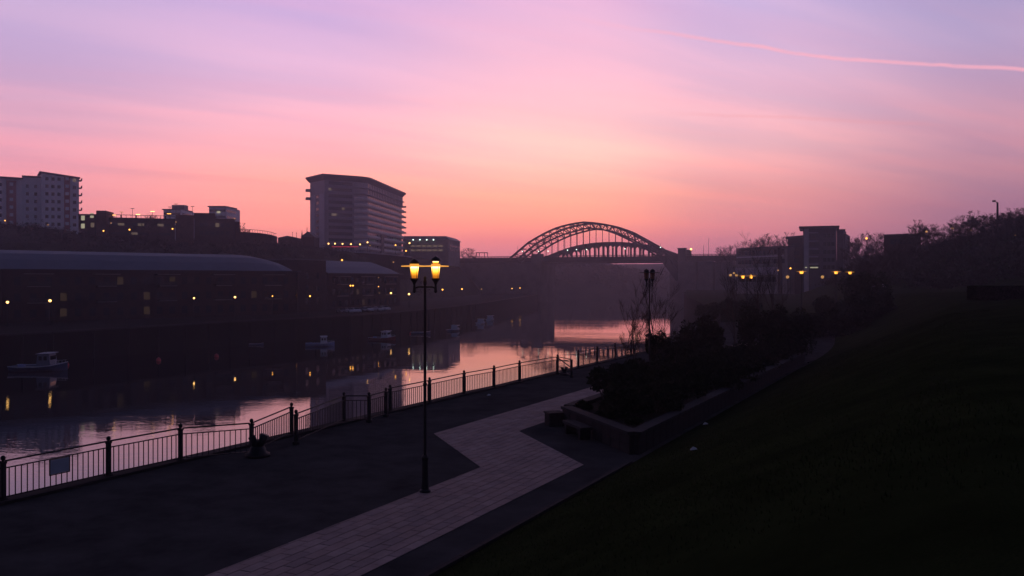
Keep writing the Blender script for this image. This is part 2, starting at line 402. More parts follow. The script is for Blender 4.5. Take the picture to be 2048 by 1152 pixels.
struct(sweep(MB(), sp_, sn, [36, 40, 44, 48, 52, 56, 60, 65, 70, 75, 80, 86, 92, 100, 110, 125, 150, 200, 300, 420, 560], zs), 'south_bank_hillside', 'scrub')
mbq = MB()
for i, q in enumerate(sp_): mbq.v += [(q.x, q.y, -2.9), (q.x, q.y, 5.0)]
for i in range(len(sp_) - 1): mbq.f.append((2 * i, 2 * i + 2, 2 * i + 3, 2 * i + 1))
qw = thing('far_quay_wall', 'dark stone quay wall along the far bank of the river', 'quay wall', (-57, 192, 0))
part(mbq, 'wall', 'quay', qw)
for a, b_ in zip(sp_[::2], sp_[2::2]):
    part(MB().bar((a.x, a.y, 5.06), (a.x + (b_.x - a.x) * .985, a.y + (b_.y - a.y) * .985, 5.06), 0.7, 0.3), 'coping_stone', 'coping', qw)
for i in range(6, len(sp_) - 2, 1):   # timber fenders
    q = sp_[i]
    if q.y > 60 and q.y < 330: part(MB().box((q.x - sn[i].x * .18, q.y - sn[i].y * .18, 2.0), (.35, .35, 5.2), 0.3), 'fender', 'rubber', qw)

UX, UY = 0.4485, 0.8938
def line(Yv): return (-13.6 + (Yv - 23.65) * UX / UY, Yv)
NQ = [line(-55), line(0), line(23.65), line(50), line(78), (20.5, 95), (25.5, 110), (30.5, 130), (38, 165), (50, 235), (62, 310), (80, 410), (99, 500), (112, 600), (125, 700)]
np0 = catmull(NQ, 4.0); nn = normals(np0, 1)
TN = [(13.3, 8), (16, 9.1), (19, 10.6), (22.5, 12.1), (26, 12.5), (40, 12.9), (60, 14), (80, 17), (120, 24), (300, 34), (500, 38)]
TF = [(13.3, 8), (25, 8.6), (33, 12), (40, 15.5), (50, 20), (62, 24), (80, 28), (120, 33), (300, 38), (500, 40)]
TG = [(13.3, 8), (60, 9), (75, 18), (95, 26), (300, 34), (500, 36)]
def sm(v_): v_ = min(1, max(0, v_)); return v_ * v_ * (3 - 2 * v_)
def zn(d, x_, y_, Yq):
    if d < 13.3: return 8.0
    w = sm((y_ - 105) / 95); w2 = sm((y_ - 235) / 60)
    zz_ = interp(TN, d) * (1 - w) + interp(TF, d) * w
    zz_ = zz_ * (1 - w2) + interp(TG, d) * w2
    return zz_ + (vnoise(x_ / 9, y_ / 9) * 0.5 * min(1, (d - 13.3) / 12) + vnoise(x_ / 16, y_ / 16) * 3 * sm((d - 45) / 30))
def gn(x_, y_): d, Yq = nearest(np0, x_, y_); return zn(d, x_, y_, Yq)
ds = [-0.35, 1, 4, 8, 13.3]
kk = min(i for i, q in enumerate(np0) if q.y > 122)
struct(sweep(MB(), np0[:kk + 1], nn[:kk + 1], ds, lambda d, a, b_, c_: 8.0), 'promenade_pavement', 'asphalt')
struct(sweep(MB(), np0[kk:], nn[kk:], ds, lambda d, a, b_, c_: 8.0), 'river_bank_grass', 'grass')
struct(sweep(MB(), np0, nn, [13.3, 14, 15, 16, 17, 18, 19, 20, 21, 22, 23, 24, 26, 28, 30, 33, 36, 40, 44, 48, 52, 56, 60, 65, 70, 76, 84, 95, 110, 130, 160, 220, 320, 470, 600], zn), 'lawn', 'grass')
mbq = MB()
for q, n_ in zip(np0, nn): mbq.v += [(q.x - n_.x * .35, q.y - n_.y * .35, -2.9), (q.x - n_.x * .35, q.y - n_.y * .35, 8.0)]
for i in range(len(np0) - 1): mbq.f.append((2 * i, 2 * i + 1, 2 * i + 3, 2 * i + 2))
qn = thing('near_quay_wall', 'stone quay wall and coping under the promenade railing', 'quay wall', (-13.6, 23.65, 8))
part(mbq, 'wall', 'quay', qn)
def ts(t, s): # promenade frame: t along the river, s away from it
    # X*UX+Y*UY = t ; X*UY-Y*UX = s-22.76
    s -= 22.76
    return (t * UX + s * UY, t * UY - s * UX)
T0 = 15.04  # t of the leftmost post
for i in range(90):
    t = 6 + i * 0.9
    a = ts(t, -0.10); part(MB().box((a[0], a[1], 8.045), (0.888, 0.5, 0.082), math.atan2(UY, UX)), 'coping_stone', 'stone', qn)

# ------------------------------------------------------------------ zig-zag paved path
def clip(poly, x0, x1, y0, y1):
    for ax, lim, sg in ((0, x0, 1), (0, x1, -1), (1, y0, 1), (1, y1, -1)):
        out = []
        for i in range(len(poly)):
            a, b_ = poly[i - 1], poly[i]
            ia = (a[ax] - lim) * sg >= 0; ib = (b_[ax] - lim) * sg >= 0
            if ia != ib:
                k = (lim - a[ax]) / (b_[ax] - a[ax]); out.append((a[0] + (b_[0] - a[0]) * k, a[1] + (b_[1] - a[1]) * k))
            if ib: out.append(b_)
        poly = out
        if not poly: return []
    return poly
PATH = [(2, 12.0), (26.6, 12.0), (31.4, 7.3), (84, 7.3), (84, 4.6), (29.4, 4.6), (24.8, 9.2), (2, 9.2)]
def area(pl): return abs(sum(pl[i - 1][0] * pl[i][1] - pl[i][0] * pl[i - 1][1] for i in range(len(pl)))) / 2
paved = struct(MB().add([(*ts(a, b_), 8.004) for a, b_ in PATH], [tuple(range(8))]), 'paved_path', 'mortar')
pv = []
LT, LS = 0.62, 0.31; gp = 0.012
r = 0; s = 4.6
while s < 12.0:
    t = 2 - (0.31 if r % 2 else 0)
    while t < 84:
        pl = clip(PATH, t + gp, t + LT - gp, s + gp, s + LS - gp)
        if len(pl) > 2 and area(pl) > 0.01: pv.append(pl)
        t += LT
    s += LS; r += 1
def vis_px(pl):
    cx_ = sum(q[0] for q in pl) / len(pl); cs = sum(q[1] for q in pl) / len(pl); a = ts(cx_, cs)
    if a[1] < 2: return 1e9
    px = 1024 + F * a[0] / a[1]; py = HOR + F * 6 / a[1]
    return a[1] if (-20 < px < 2068 and py < 1175) else 1e6
pv.sort(key=vis_px)
rest = {k: MB() for k in ('paver_a', 'paver_b', 'paver_c')}
for i, pl in enumerate(pv):
    k = random.choice(('paver_a', 'paver_a', 'paver_b', 'paver_c'))
    hgt = 8.016 + random.uniform(-.003, .003)
    W = [ts(*q) for q in pl]
    if area([(q[0], q[1]) for q in W]) and sum(W[j - 1][0] * W[j][1] - W[j][0] * W[j - 1][1] for j in range(len(W))) < 0: W.reverse()
    if i < 300: part(MB().prism(W, 8.005, hgt), 'paver', k, paved)
    else: rest[k].prism(W, 8.005, hgt)
for k, mb in rest.items():
    part(mb, 'pavers', k, paved, stuff=True)
# thin kerb between asphalt and lawn
kb = thing('lawn_kerb', 'low stone kerb where the asphalt promenade meets the dark lawn', 'kerb', (*ts(20, 13.3), 8))
for i in range(70):
    t = 4 + i * 0.92
    if 27.0 < t < 66: continue
    a = ts(t, 13.3); part(MB().box((a[0], a[1], 8.03), (0.9, 0.12, 0.14), math.atan2(UY, UX)), 'kerb_stone', 'stone', kb)

# ------------------------------------------------------------------ promenade railing
ANG = math.atan2(UY, UX)
ball = [(0.0, 0.0), (0.045, .01), (0.03, .03), (0.05, .05), (0.066, .09), (0.066, .12), (0.045, .16), (0.0, .18)]
post_me = MB().box((0, 0, 0.53), (0.13, 0.13, 1.06), bev=.02).box((0, 0, 0.06), (0.2, 0.2, 0.12), bev=.02).box((0, 0, 1.08), (0.16, 0.16, 0.05), bev=.02).mesh('post', 'iron')
ball_me = MB().lathe(ball, (0, 0, 1.10), 10).mesh('ball_finial', 'iron', smooth=True)
bal_me = MB().tube([(0, 0, 0.15), (0, 0, 0.92)], 0.016, 5).mesh('baluster', 'iron')
def railing(label, verts, skip_first=False, cap=True):
    r0 = thing('quay_railing', label, 'railing', (verts[0][0], verts[0][1], 8.0), 'black iron railings along the promenade')
    for i, q in enumerate(verts):
        if i == 0 and skip_first: continue
        pp = inst(post_me, 'post', r0, (q[0], q[1], 8.0), ANG)
        if cap:
            b0 = bpy.data.objects.new('ball_finial', ball_me); COL.objects.link(b0); b0.parent = pp
    for a, b_ in zip(verts, verts[1:]):
        A = Vector(a); B = Vector(b_); L = (B - A).length; d = (B - A) / L
        A2 = A + d * .06; B2 = B - d * .06
        part(MB().tube([(A2.x, A2.y, 9.12), (B2.x, B2.y, 9.12)], 0.026, 6), 'top_rail', 'iron', r0)
        part(MB().bar((A2.x, A2.y, 8.93), (B2.x, B2.y, 8.93), 0.045, 0.03), 'middle_rail', 'iron', r0)
        part(MB().bar((A2.x, A2.y, 8.15), (B2.x, B2.y, 8.15), 0.045, 0.03), 'bottom_rail', 'iron', r0)
        k = max(2, round(L / 0.175))
        for j in range(1, k):
            q = A + d * (L * j / k); inst(bal_me, 'baluster', r0, (q.x, q.y, 8.0))
    return r0
def pt(px, ytop): # post foot from the height at which its top shows
    Yv = 1.28 and (EYE - 9.26) * F / (ytop - HOR); return (X(px, Yv), Yv)
V = {k: pt(*k) for k in [(6, 912), (217, 873), (361, 848), (503, 838), (583, 806), (592, 820), (688, 785), (738, 785), (772, 776), (780, 770), (859, 755), (928, 741), (988, 731), (1039, 721), (1115, 709), (1143, 714), (1157, 700), (1194, 693), (1228, 688)]}
lead = [line(16.0), line(19.8)]
railing('black railing in the left foreground carrying the notice board, up to the bollard', [lead[0], lead[1], V[6, 912], V[217, 873], V[361, 848], V[503, 838], V[583, 806]])
railing('railing stretch beyond the doubled posts, crossed by the dark reflection of the tall block', [V[592, 820], V[688, 785], V[738, 785], V[772, 776]])
railing('middle railing behind the lit double lamp, against the pink water, up to the gate', [V[780, 770], V[859, 755], V[928, 741], V[988, 731], V[1039, 721], V[1115, 709]])
far_v = [V[1157, 700]] + [line(V[1157, 700][1] + 3.4 * .894 * i) for i in range(1, 7)]
far_v += [(20.5, 95), (22.3, 100.5), (25.5, 110)]
far_v = [V[1157, 700]] + [line(V[1157, 700][1] + 3.3 * i) for i in range(1, 6)]
e_ = Vector(far_v[-1])
for q in [p_ for p_ in np0 if e_.y + 2.5 < p_.y < 128]: far_v.append((q.x, q.y))
railing('far railing running past the bare saplings and bushes towards the bridge', far_v)
# ladder gate with crossed bars
ga, gb = V[1115, 709], V[1143, 714]
gt = thing('ladder_gate', 'small black iron gate with slanting bars standing beside the railing', 'gate', (ga[0], ga[1], 8))
A = Vector((ga[0], ga[1], 8)); B = Vector((gb[0], gb[1], 8)); D_ = B - A
inst(post_me, 'post', gt, (gb[0], gb[1], 8.0), ANG)
for zz_ in (0.15, 0.5, 0.95, 1.12): part(MB().bar(A + D_ * .05 + Vector((0, 0, zz_)), A + D_ * .95 + Vector((0, 0, zz_)), .04, .04), 'rail', 'iron', gt)
part(MB().bar(A + D_ * .05 + Vector((0, 0, 1.05)), A + D_ * .95 + Vector((0, 0, .62)), .04, .05), 'slanting_bar', 'iron', gt)
part(MB().bar(A + D_ * .05 + Vector((0, 0, .85)), A + D_ * .95 + Vector((0, 0, 1.08)), .04, .05), 'slanting_bar', 'iron', gt)
# second gate by the recess in the middle
ga, gb = V[772, 776], V[780, 770]
# notice board on the first bays
nb = thing('notice_board', 'blank blue grey notice board fixed to the leftmost railing bay', 'sign', (X(122, 25.2), 25.2, 8.6))
a = Vector(line(24.85)); b2 = Vector(line(25.38)); off = Vector((UY, -UX)) * .045; a += off; b2 += off
mb = MB(); dv = (b2 - a).normalized()
part(MB().bar((a.x, a.y, 8.72), (b2.x, b2.y, 8.72), 0.02, 0.40), 'board', 'board', nb)
for zz_ in (8.50, 8.94): part(MB().bar((a.x, a.y, zz_), (b2.x, b2.y, zz_), 0.03, 0.025), 'frame', 'iron', nb)
for q in (a - dv * .012, b2 + dv * .012): part(MB().bar((q.x, q.y, 8.49), (q.x, q.y, 8.95), 0.025, 0.03), 'frame', 'iron', nb)
# mooring bollard with two horns
def bollard(px, Yv, label, sc_=1.0):
    loc = (X(px, Yv), Yv, 8.0)
    o = thing('mooring_bollard', label, 'bollard', loc, 'iron mooring bollards on the promenade')
    s_ = sc_
    part(MB().lathe([(.42 * s_, 0), (.42 * s_, .1 * s_), (.30 * s_, .16 * s_), (.26 * s_, .3 * s_), (.2 * s_, .36 * s_)], (0, 0, 0), 14), 'base', 'iron', o, world=False, smooth=True)
    part(MB().tube([(0, 0, .3 * s_), (-.12 * s_, 0, .5 * s_), (-.2 * s_, 0, .68 * s_)], [.16 * s_, .12 * s_, .13 * s_], 10), 'horn', 'iron', o, world=False, smooth=True)
    part(MB().tube([(0, 0, .3 * s_), (.15 * s_, 0, .5 * s_), (.24 * s_, 0, .74 * s_)], [.16 * s_, .12 * s_, .15 * s_], 10), 'horn', 'iron', o, world=False, smooth=True)
    return o
bollard(515, 30.0, 'squat two horned iron mooring bollard by the angled left railing bay')
bollard(1128, 55.6, 'squat two horned iron mooring bollard beside the ladder gate', .7)

# ------------------------------------------------------------------ double headed promenade lamps
def lamp_tree(lit, label, loc, gm='lantern'):
    o = thing('street_lamp', label, 'street lamp', loc, 'double headed promenade lamps')
    part(MB().lathe([(.16, 0), (.16, .06), (.11, .1), (.095, .3), (.085, .9), (.1, .95), (.1, 1.0), (.06, 1.06)], k=12), 'base', 'iron', o, world=False, smooth=False)
    part(MB().lathe([(.046, 1.06), (.045, 3.0), (.06, 3.02), (.06, 3.07), (.04, 3.1), (.036, 5.85)], k=10), 'pole', 'iron', o, world=False)
    part(MB().lathe([(.045, 5.85), (.05, 5.95), (.03, 6.0), (.045, 6.05), (.0, 6.1)], k=10), 'finial', 'iron', o, world=False)
    for sx in (-1, 1):
        part(MB().tube([(0, 0, 5.79), (sx * .2, 0, 5.79), (sx * .27, 0, 5.76), (sx * .30, 0, 5.70)], .024, 8), 'cross_arm', 'iron', o, world=False)
        c0 = (sx * .30, 0, 0)
        ln = part(MB().lathe([(.02, 5.62), (.05, 5.66), (.04, 5.72), (.03, 5.85), (.06, 5.93), (.115, 6.0), (.12, 6.03), (.095, 6.035)], c0, 12), 'lantern', 'iron', o, world=False)
        g_ = part(MB().lathe([(.088, 6.036), (.095, 6.10), (.122, 6.36)], c0, 14), 'lantern_glass', gm if lit else 'lampoff', ln, world=False, smooth=True)
        for k in range(4):
            t = k * math.pi / 2 + .78
            part(MB().bar((c0[0] + .098 * math.cos(t), .098 * math.sin(t), 6.03), (c0[0] + .132 * math.cos(t), .132 * math.sin(t), 6.37), .012), 'glass_rib', 'iron', ln, world=False)
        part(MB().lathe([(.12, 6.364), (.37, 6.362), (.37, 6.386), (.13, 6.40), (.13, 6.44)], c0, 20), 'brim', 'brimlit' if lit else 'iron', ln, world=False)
        dz = .07 if (lit and sx > 0) else 0.0
        if dz: part(MB().lathe([(.075, 6.442), (.085, 6.51)], c0, 14), 'dome_gap_glow_ring', 'lantern', ln, world=False)  # added glowing ring, stands for lamplight showing between brim and dome
        part(MB().lathe([(.14, 6.442 + dz), (.135, 6.48 + dz), (.1, 6.53 + dz), (.04, 6.56 + dz), (.0, 6.585 + dz)], c0, 12), 'dome_cap', 'iron', ln, world=False, smooth=True)
    return o
l1o = lamp_tree(True, 'lit double headed lamp standing alone on the asphalt in front of the railing', (X(850, 24.93), 24.93, 8.0))
l2o = lamp_tree(False, 'unlit double headed lamp rising between the bare saplings before the bridge', (X(1299, 48), 48, 8.0)); l2o.rotation_euler = (0, 0, R(48))
l3o = lamp_tree(True, 'glowing double headed lamp on the promenade left of the big round bush', (X(1494, 118), 118, 8.1), 'lanternfar'); l3o.scale = (1.8, 1.8, 1.0)
for px, Yv, lb in ((1603, 146, 'glowing lamp in front of the stepped campus tower, above the round bush'), (1672, 150, 'left one of the closest pair of glowing lamps right of the campus tower foot'), (1700, 156, 'right one of the closest pair of glowing lamps right of the campus tower foot')):
    o = dup(l3o, (X(px, Yv), Yv, 8.3), R(65), lb); o.scale = (2.0, 2.0, 1.1)
# warm bulbs of the lit lamps really light their surroundings
def bulb(loc, e):
    ld = bpy.data.lights.new('lamp_bulb', 'POINT'); ld.energy = e; ld.color = (1.0, 0.55, 0.18); ld.shadow_soft_size = 0.1
    o = bpy.data.objects.new('lamp_bulb', ld); COL.objects.link(o); o.location = loc

# ------------------------------------------------------------------ small lamps on posts across the river and beyond
def small_lamp(name, loc, ground, label, cat, m_, r=0.3, group=None, arm=0.0):
    h = max(1.0, loc[2] - ground)
    o = thing(name, label, cat, (loc[0], loc[1], ground), group)
    part(MB().lathe([(.12, 0), (.09, .5), (.06, h - r)], k=6), 'pole', 'iron', o, world=False)
    part(MB().lathe([(.5 * r, h - r), (r * .95, h - .45 * r), (r, h), (r * .8, h + .45 * r), (.3 * r, h + .7 * r)], k=8), 'globe', m_, o, world=False, smooth=True)
    part(MB().lathe([(r * 1.1, h + .7 * r), (r * .5, h + r), (0, h + 1.1 * r)], k=8), 'cap', 'iron', o, world=False)
    return o
G1 = 'lit lamps along the far quay'
qs = [(15, 604, 168.6, 'w', .26), (100, 601, 175.7, 'w', .28), (388, 596, 202, 'w', .22), (470, 594, 212, 'w', .26), (545, 592, 223, 'y', .17), (575, 591, 236, 'w', .26), (590, 590, 243, 'y', .30),
      (620, 592, 223, 'y', .22), (660, 588, 265, 'w', .36), (782, 586, 290, 'w', .30), (818, 588, 281, 'w', .32), (885, 579, 393, 'y', .36), (924, 578, 420, 'y', .36), (963, 578, 440, 'd', .30), (1024, 577, 496, 'y', .28), (1040, 576, 498, 'y', .28)]
MM = {'w': 'lampwhite', 'y': 'lampwarm', 'd': 'lampdim', 'g': 'lampgreen'}
for i, (px, py, Yv, k, r_) in enumerate(qs):
    a = at(px, py, Yv); small_lamp('quay_lamp', a, min(gs(a[0], a[1]), a[2] - 2.5), f'{ORD[i]} from the left of the lit lamps low along the far quay', 'street lamp', MM[k], r_, G1)
for i, px in enumerate((701, 706)):
    a = at(px, 571, 262); small_lamp('wall_lamp', a, a[2] - 4, ['left', 'right'][i] + ' one of two close yellow lamps below the smaller blue roof', 'lamp', 'lampwarm', .24)
for i, (px, py) in enumerate(((757, 555), (757, 573))):
    a = at(px, py, 268); small_lamp('facade_lamp', a, a[2] - 1.5, ['upper', 'lower'][i] + ' one of two small lamps on the facade left of the lit double lamp', 'lamp', 'lampdim' if i == 0 else 'lampwarm', .15)

# ------------------------------------------------------------------ buildings helpers
def fr(a, b_):
    """frame along a->b: returns f(u along, v away from viewer side, z)"""
    A = Vector(a); B = Vector(b_); L = (B - A).length; d = (B - A) / L; n_ = Vector((-d.y, d.x))
    return (lambda u_, v_: (A.x + d.x * u_ + n_.x * v_, A.y + d.y * u_ + n_.y * v_)), L, d, math.atan2(d.y, d.x)
def block(mb, a, b_, depth, z0, z1):
    f, L, d, ang = fr(a, b_); return mb.prism([f(0, 0), f(L, 0), f(L, depth), f(0, depth)], z0, z1)
def windows(root, a, b_, zs_, n_, w, h, m_='glass', lit=(), litm='winlit', margin=1.5, proud=0.05, name='window', frame=True):
    f, L, d, ang = fr(a, b_)
    me = MB().box((0, 0, 0), (w, .12, h)).mesh(name, m_); ml = MB().box((0, 0, 0), (w, .12, h)).mesh(name, litm)
    k = 0
    for zz_ in zs_:
        for i in range(n_):
            u_ = margin + (L - 2 * margin) * (i + .5) / n_; q = f(u_, -proud)
            inst(ml if k in lit else me, name, root, (q[0], q[1], zz_), ang); k += 1
def grid_sills(root, a, b_, zs_, m_='concrete', proud=.08, h=.18):
    f, L, d, ang = fr(a, b_)
    for zz_ in zs_:
        q = f(L / 2, -proud); part(MB().box((q[0], q[1], zz_), (L, .2, h), ang), 'sill_band', m_, root)

# ---- long riverside housing with the blue roof
A0 = (X(-260, 158), 158); A1 = (X(0, 184), 184); A2 = (X(592, 233), 233)
def long_house(label, a, b_, zg, ze, zr, depth, nwin, lit, hip_end, balcs, seed):
    rnd = random.Random(seed)
    f, L, d, ang = fr(a, b_)
    o = thing('riverside_housing', label, 'building', (*f(L / 2, 0), zg), 'blue roofed riverside housing')
    part(MB().prism([f(0, 0), f(L, 0), f(L, depth), f(0, depth)], zg - 1, ze), 'wall', 'dbrick', o)
    # curved roof built in standing seam sheets
    ns = max(4, int(L / 7))
    prof = [(-1.1, ze - .15), (2.5, ze + (zr - ze) * .45), (6, ze + (zr - ze) * .8), (depth * .55, zr), (depth + 1, ze + .8)]
    def zcut(u_, z_):
        e = L + .8 - u_
        if hip_end > 0 and e < hip_end: k = max(0.0, e / hip_end); return ze - .15 + (z_ - ze + .15) * math.sqrt(max(0, 1 - (1 - k) ** 2))
        return z_
    for i in range(ns):
        u0 = -.8 + (L + 1.6) * i / ns + (.03 if i else 0); u1 = -.8 + (L + 1.6) * (i + 1) / ns
        mb = MB(); us = [u0 + (u1 - u0) * j / 3 for j in range(4)]; k = len(prof)
        for u_ in us:
            for v_, z_ in prof: mb.v.append((*f(u_, v_), zcut(u_, z_)))
            for v_, z_ in prof: mb.v.append((*f(u_, v_), zcut(u_, z_) - .25))
        for s_ in range(3):
            for j in range(k - 1):
                q = s_ * 2 * k + j; mb.f.append((q, q + 2 * k, q + 2 * k + 1, q + 1)); q += k; mb.f.append((q, q + 1, q + 2 * k + 1, q + 2 * k))
            q = s_ * 2 * k; mb.f.append((q, q + k, q + 3 * k, q + 2 * k))
        part(mb, 'roof_sheet', 'slate', o)
    part(MB().bar((*f(-.8, -1.15), ze - .3), (*f(L + .8, -1.15), ze - .3), .16, .16), 'gutter', 'iron', o)
    zsx = [zg + 1.8, zg + 5.2, zg + 8.7]
    zsx = [q for q in zsx if q < ze - 1]
    windows(o, a, b_, zsx, nwin, 1.3, 1.7, 'glass', lit, 'winlit')
    n_b = balcs
    for i in range(n_b):
        u_ = L * (i + .5) / n_b; q = f(u_, -.75)
        for zz_ in (zg + 4.0, zg + 7.5):
            b0 = part(MB().box((q[0], q[1], zz_), (4.2, 1.4, .16), ang), 'balcony', 'concrete', o)
            q2 = f(u_, -1.4); part(MB().box((q2[0], q2[1], zz_ + .6), (4.2, .05, .9), ang), 'balcony_panel', 'coping', b0)
        q3 = f(u_, -.9); part(MB().box((q3[0], q3[1], ze - 1.2), (5.5, 1.8, .14), ang), 'canopy', 'concrete', o)
    return o
long_house('leftmost long dark brick housing under a long blue grey roof behind the far quay', A0, A1, 5, 16.4, 20.4, 20, 14, (), 0, 3, 1)
long_house('middle long dark brick housing whose blue roof curves down at its right end', (A1[0] + .2, A1[1] + .2), A2, 5, 16.4, 20.5, 20, 22, (3, 25, 31, 40, 51, 9, 55), 13, 5, 2)
long_house('smaller dark housing with a blue roof behind the parked cars', (X(655, 262), 262), (X(800, 300), 300), 5, 16.1, 19.9, 16, 12, (5, 16), 7, 3, 3)
o = thing('stair_block', 'plain dark brick stair block between the two blue roofed buildings', 'building', (X(622, 248), 248, 5))
part(block(MB(), (X(596, 243), 243), (X(652, 256), 256), 14, 5, 19.4), 'wall', 'dbrick', o)
part(block(MB(), (X(593, 242), 242), (X(655, 256), 256), 15.5, 19.42, 19.8), 'roof', 'roofd', o)
windows(o, (X(596, 243), 243), (X(652, 256), 256), [8, 11.5, 15], 2, 1.2, 1.6)

# ---- apartment tower, far left
o = thing('apartment_tower', 'pale stepped apartment tower with two red window stripes above the left hillside', 'building', (X(60, 356), 356, 30))
ta, tb, tc_, td, te = (X(-60, 338), 338), (X(44, 350), 350), (X(82, 353), 353), (X(83, 350), 350), (X(158, 357), 357)
part(block(MB(), ta, (X(44.5, 350.2), 350.2), 16, 28, 53.6), 'wall', 'render', o)
part(block(MB(), tb, tc_, 18, 28, 54.6), 'wall', 'render', o)
f, L, d, ang = fr(td, te); part(MB().prism([f(0, 0), f(L, 0), f(L, 14), f(0, 14)], 28, [56.0, 54.6, 54.6, 56.0]), 'wall', 'render', o)
part(block(MB(), (ta[0], ta[1] - 1), (X(46, 348.5), 348.5), 18, 53.63, 54.1), 'roof', 'roofd', o)
part(block(MB(), (X(43.5, 349), 349), (X(82, 352), 352), 19, 54.63, 55.1), 'roof', 'roofd', o)
f, L, d, ang = fr((X(79, 349), 349), (X(160.5, 356.5), 356.5))
part(MB().add([(*f(0, 0), 56.2), (*f(L, 0), 54.7), (*f(L, 16), 54.7), (*f(0, 16), 56.2), (*f(0, 0), 56.8), (*f(L, 0), 55.2), (*f(L, 16), 55.2), (*f(0, 16), 56.8)], [(3, 2, 1, 0), (4, 5, 6, 7), (0, 1, 5, 4), (1, 2, 6, 5), (2, 3, 7, 6), (3, 0, 4, 7)]), 'roof', 'roofd', o)
fl = [30 + 3.0 * i for i in range(9)]
f, L, d, ang = fr(td, te)
ub, ue = L * .60, L * .755
a_, b__ = f(ub, 0), f(ue, 0)
p1 = part(MB().box((*f((ub + ue) / 2, -.06), 42), (ue - ub, .16, 27.4), ang), 'red_panel', 'redp', o)
windows(o, a_, b__, [q + .4 for q in fl], 1, 1.3, 1.3, 'render', (), margin=.1, proud=.2)
windows(o, f(0, 0), f(ub, 0), fl, 3, 1.1, 1.3, 'glass', (), margin=.8)
windows(o, f(ue, 0), f(L, 0), fl, 1, 1.2, 1.3, 'glass', (8,), 'winfar', margin=.3)
for zz_ in fl[1:]:
    q = f(L + .6, 4); bb = part(MB().box((*q, zz_ + .2), (1.5, 5, .2), ang), 'balcony', 'redp', o)
    q = f(L + 1.3, 4); part(MB().box((*q, zz_ + .75), (.08, 5, .9), ang), 'balcony_front', 'redp', bb)
f, L, d, ang = fr(ta, (X(43, 349.5), 349.5))
u0 = L * (72 / 103); u1 = L * (92 / 103)
part(MB().box((*f((u0 + u1) / 2, -.06), 40.5), (u1 - u0, .16, 24.6), ang), 'red_panel', 'redp', o)
windows(o, f(u0, 0), f(u1, 0), [q + .4 for q in fl[:8]], 1, 1.3, 1.3, 'render', (), margin=.1, proud=.2)
windows(o, f(0, 0), f(u0, 0), fl[:8], 4, 1.1, 1.3, 'glass', (18,), 'winfar', margin=.8)
windows(o, tb, tc_, fl[:8], 2, 1.0, 1.3, 'glass', (), margin=.4)

# ---- multi storey car park and its neighbours on the ridge
o = thing('car_park', 'long dark multi storey car park with an open parapet on the left ridge', 'building', (X(300, 292), 292, 26))
ca, cb = (X(212, 288), 288), (X(350, 296), 296)
part(block(MB(), ca, cb, 30, 24, Z(436, 292)), 'wall', 'dbrick', o)
f, L, d, ang = fr(ca, cb)
zt = Z(436, 292)
part(MB().bar((*f(0, .2), zt + .9), (*f(L, .2), zt + .9), .15, .15), 'parapet_rail', 'iron', o)
for i in range(15): part(MB().box((*f(L * i / 14, .2), zt + .42), (.45 if i % 3 == 0 else .12, .12, .84), ang), 'parapet_post', 'iron', o)
windows(o, ca, cb, [zt - 2.2, zt - 5.2], 9, 1.9, .8, 'glass', (1, 4, 7, 12), 'winfar', proud=.02, name='deck_opening')
o = thing('car_park_stair', 'lit glazed stairwell beside a brick tower at the left end of the car park', 'building', (X(180, 286), 286, 26))
sa, sb = (X(157, 286), 286), (X(192, 287), 287)
part(block(MB(), sa, sb, 12, 24, Z(431, 286)), 'wall', 'dbrick', o)
part(block(MB(), (X(156, 285.5), 285.5), (X(193, 286.5), 286.5), 13, Z(431, 286) + .02, Z(428, 286)), 'roof', 'roofd', o)
part(block(MB(), (X(192.4, 285), 285), (X(212, 285.5), 285.5), 9, 24, Z(421, 285)), 'brick_tower', 'brick', o)
for px, py, k in ((166, 436, 'winlit2'), (184, 431, 'winlit2'), (166, 452, 'winlit2'), (185, 450, 'winfar')):
    a = at(px, py, 285.8 + (px - 157) * .03); part(MB().box((a[0], a[1] - .05, a[2]), (1.1, .12, 1.5)), 'window', k, o)
o = thing('ridge_block', 'dark brick block with stepped roofline at the right end of the car park', 'building', (X(415, 298), 298, 26))
part(block(MB(), (X(351, 296), 296), (X(388, 298), 298), 20, 24, Z(430, 297)), 'wall', 'brick', o)
part(block(MB(), (X(388.5, 298), 298), (X(470, 302), 302), 20, 24, Z(437, 300)), 'wall', 'dbrick', o)
part(block(MB(), (X(388, 299), 299), (X(430, 301), 301), 12, Z(437, 300) + .01, Z(426, 300)), 'roof_room', 'dbrick', o)
part(block(MB(), (X(470.3, 302), 302), (X(480, 303), 303), 20, 24, Z(443, 302)), 'wall', 'dbrick', o)
windows(o, (X(388.5, 298), 298), (X(470, 302), 302), [Z(450, 300), Z(466, 300)], 6, 1.2, 1.3, 'glass', (3,), 'winfar')
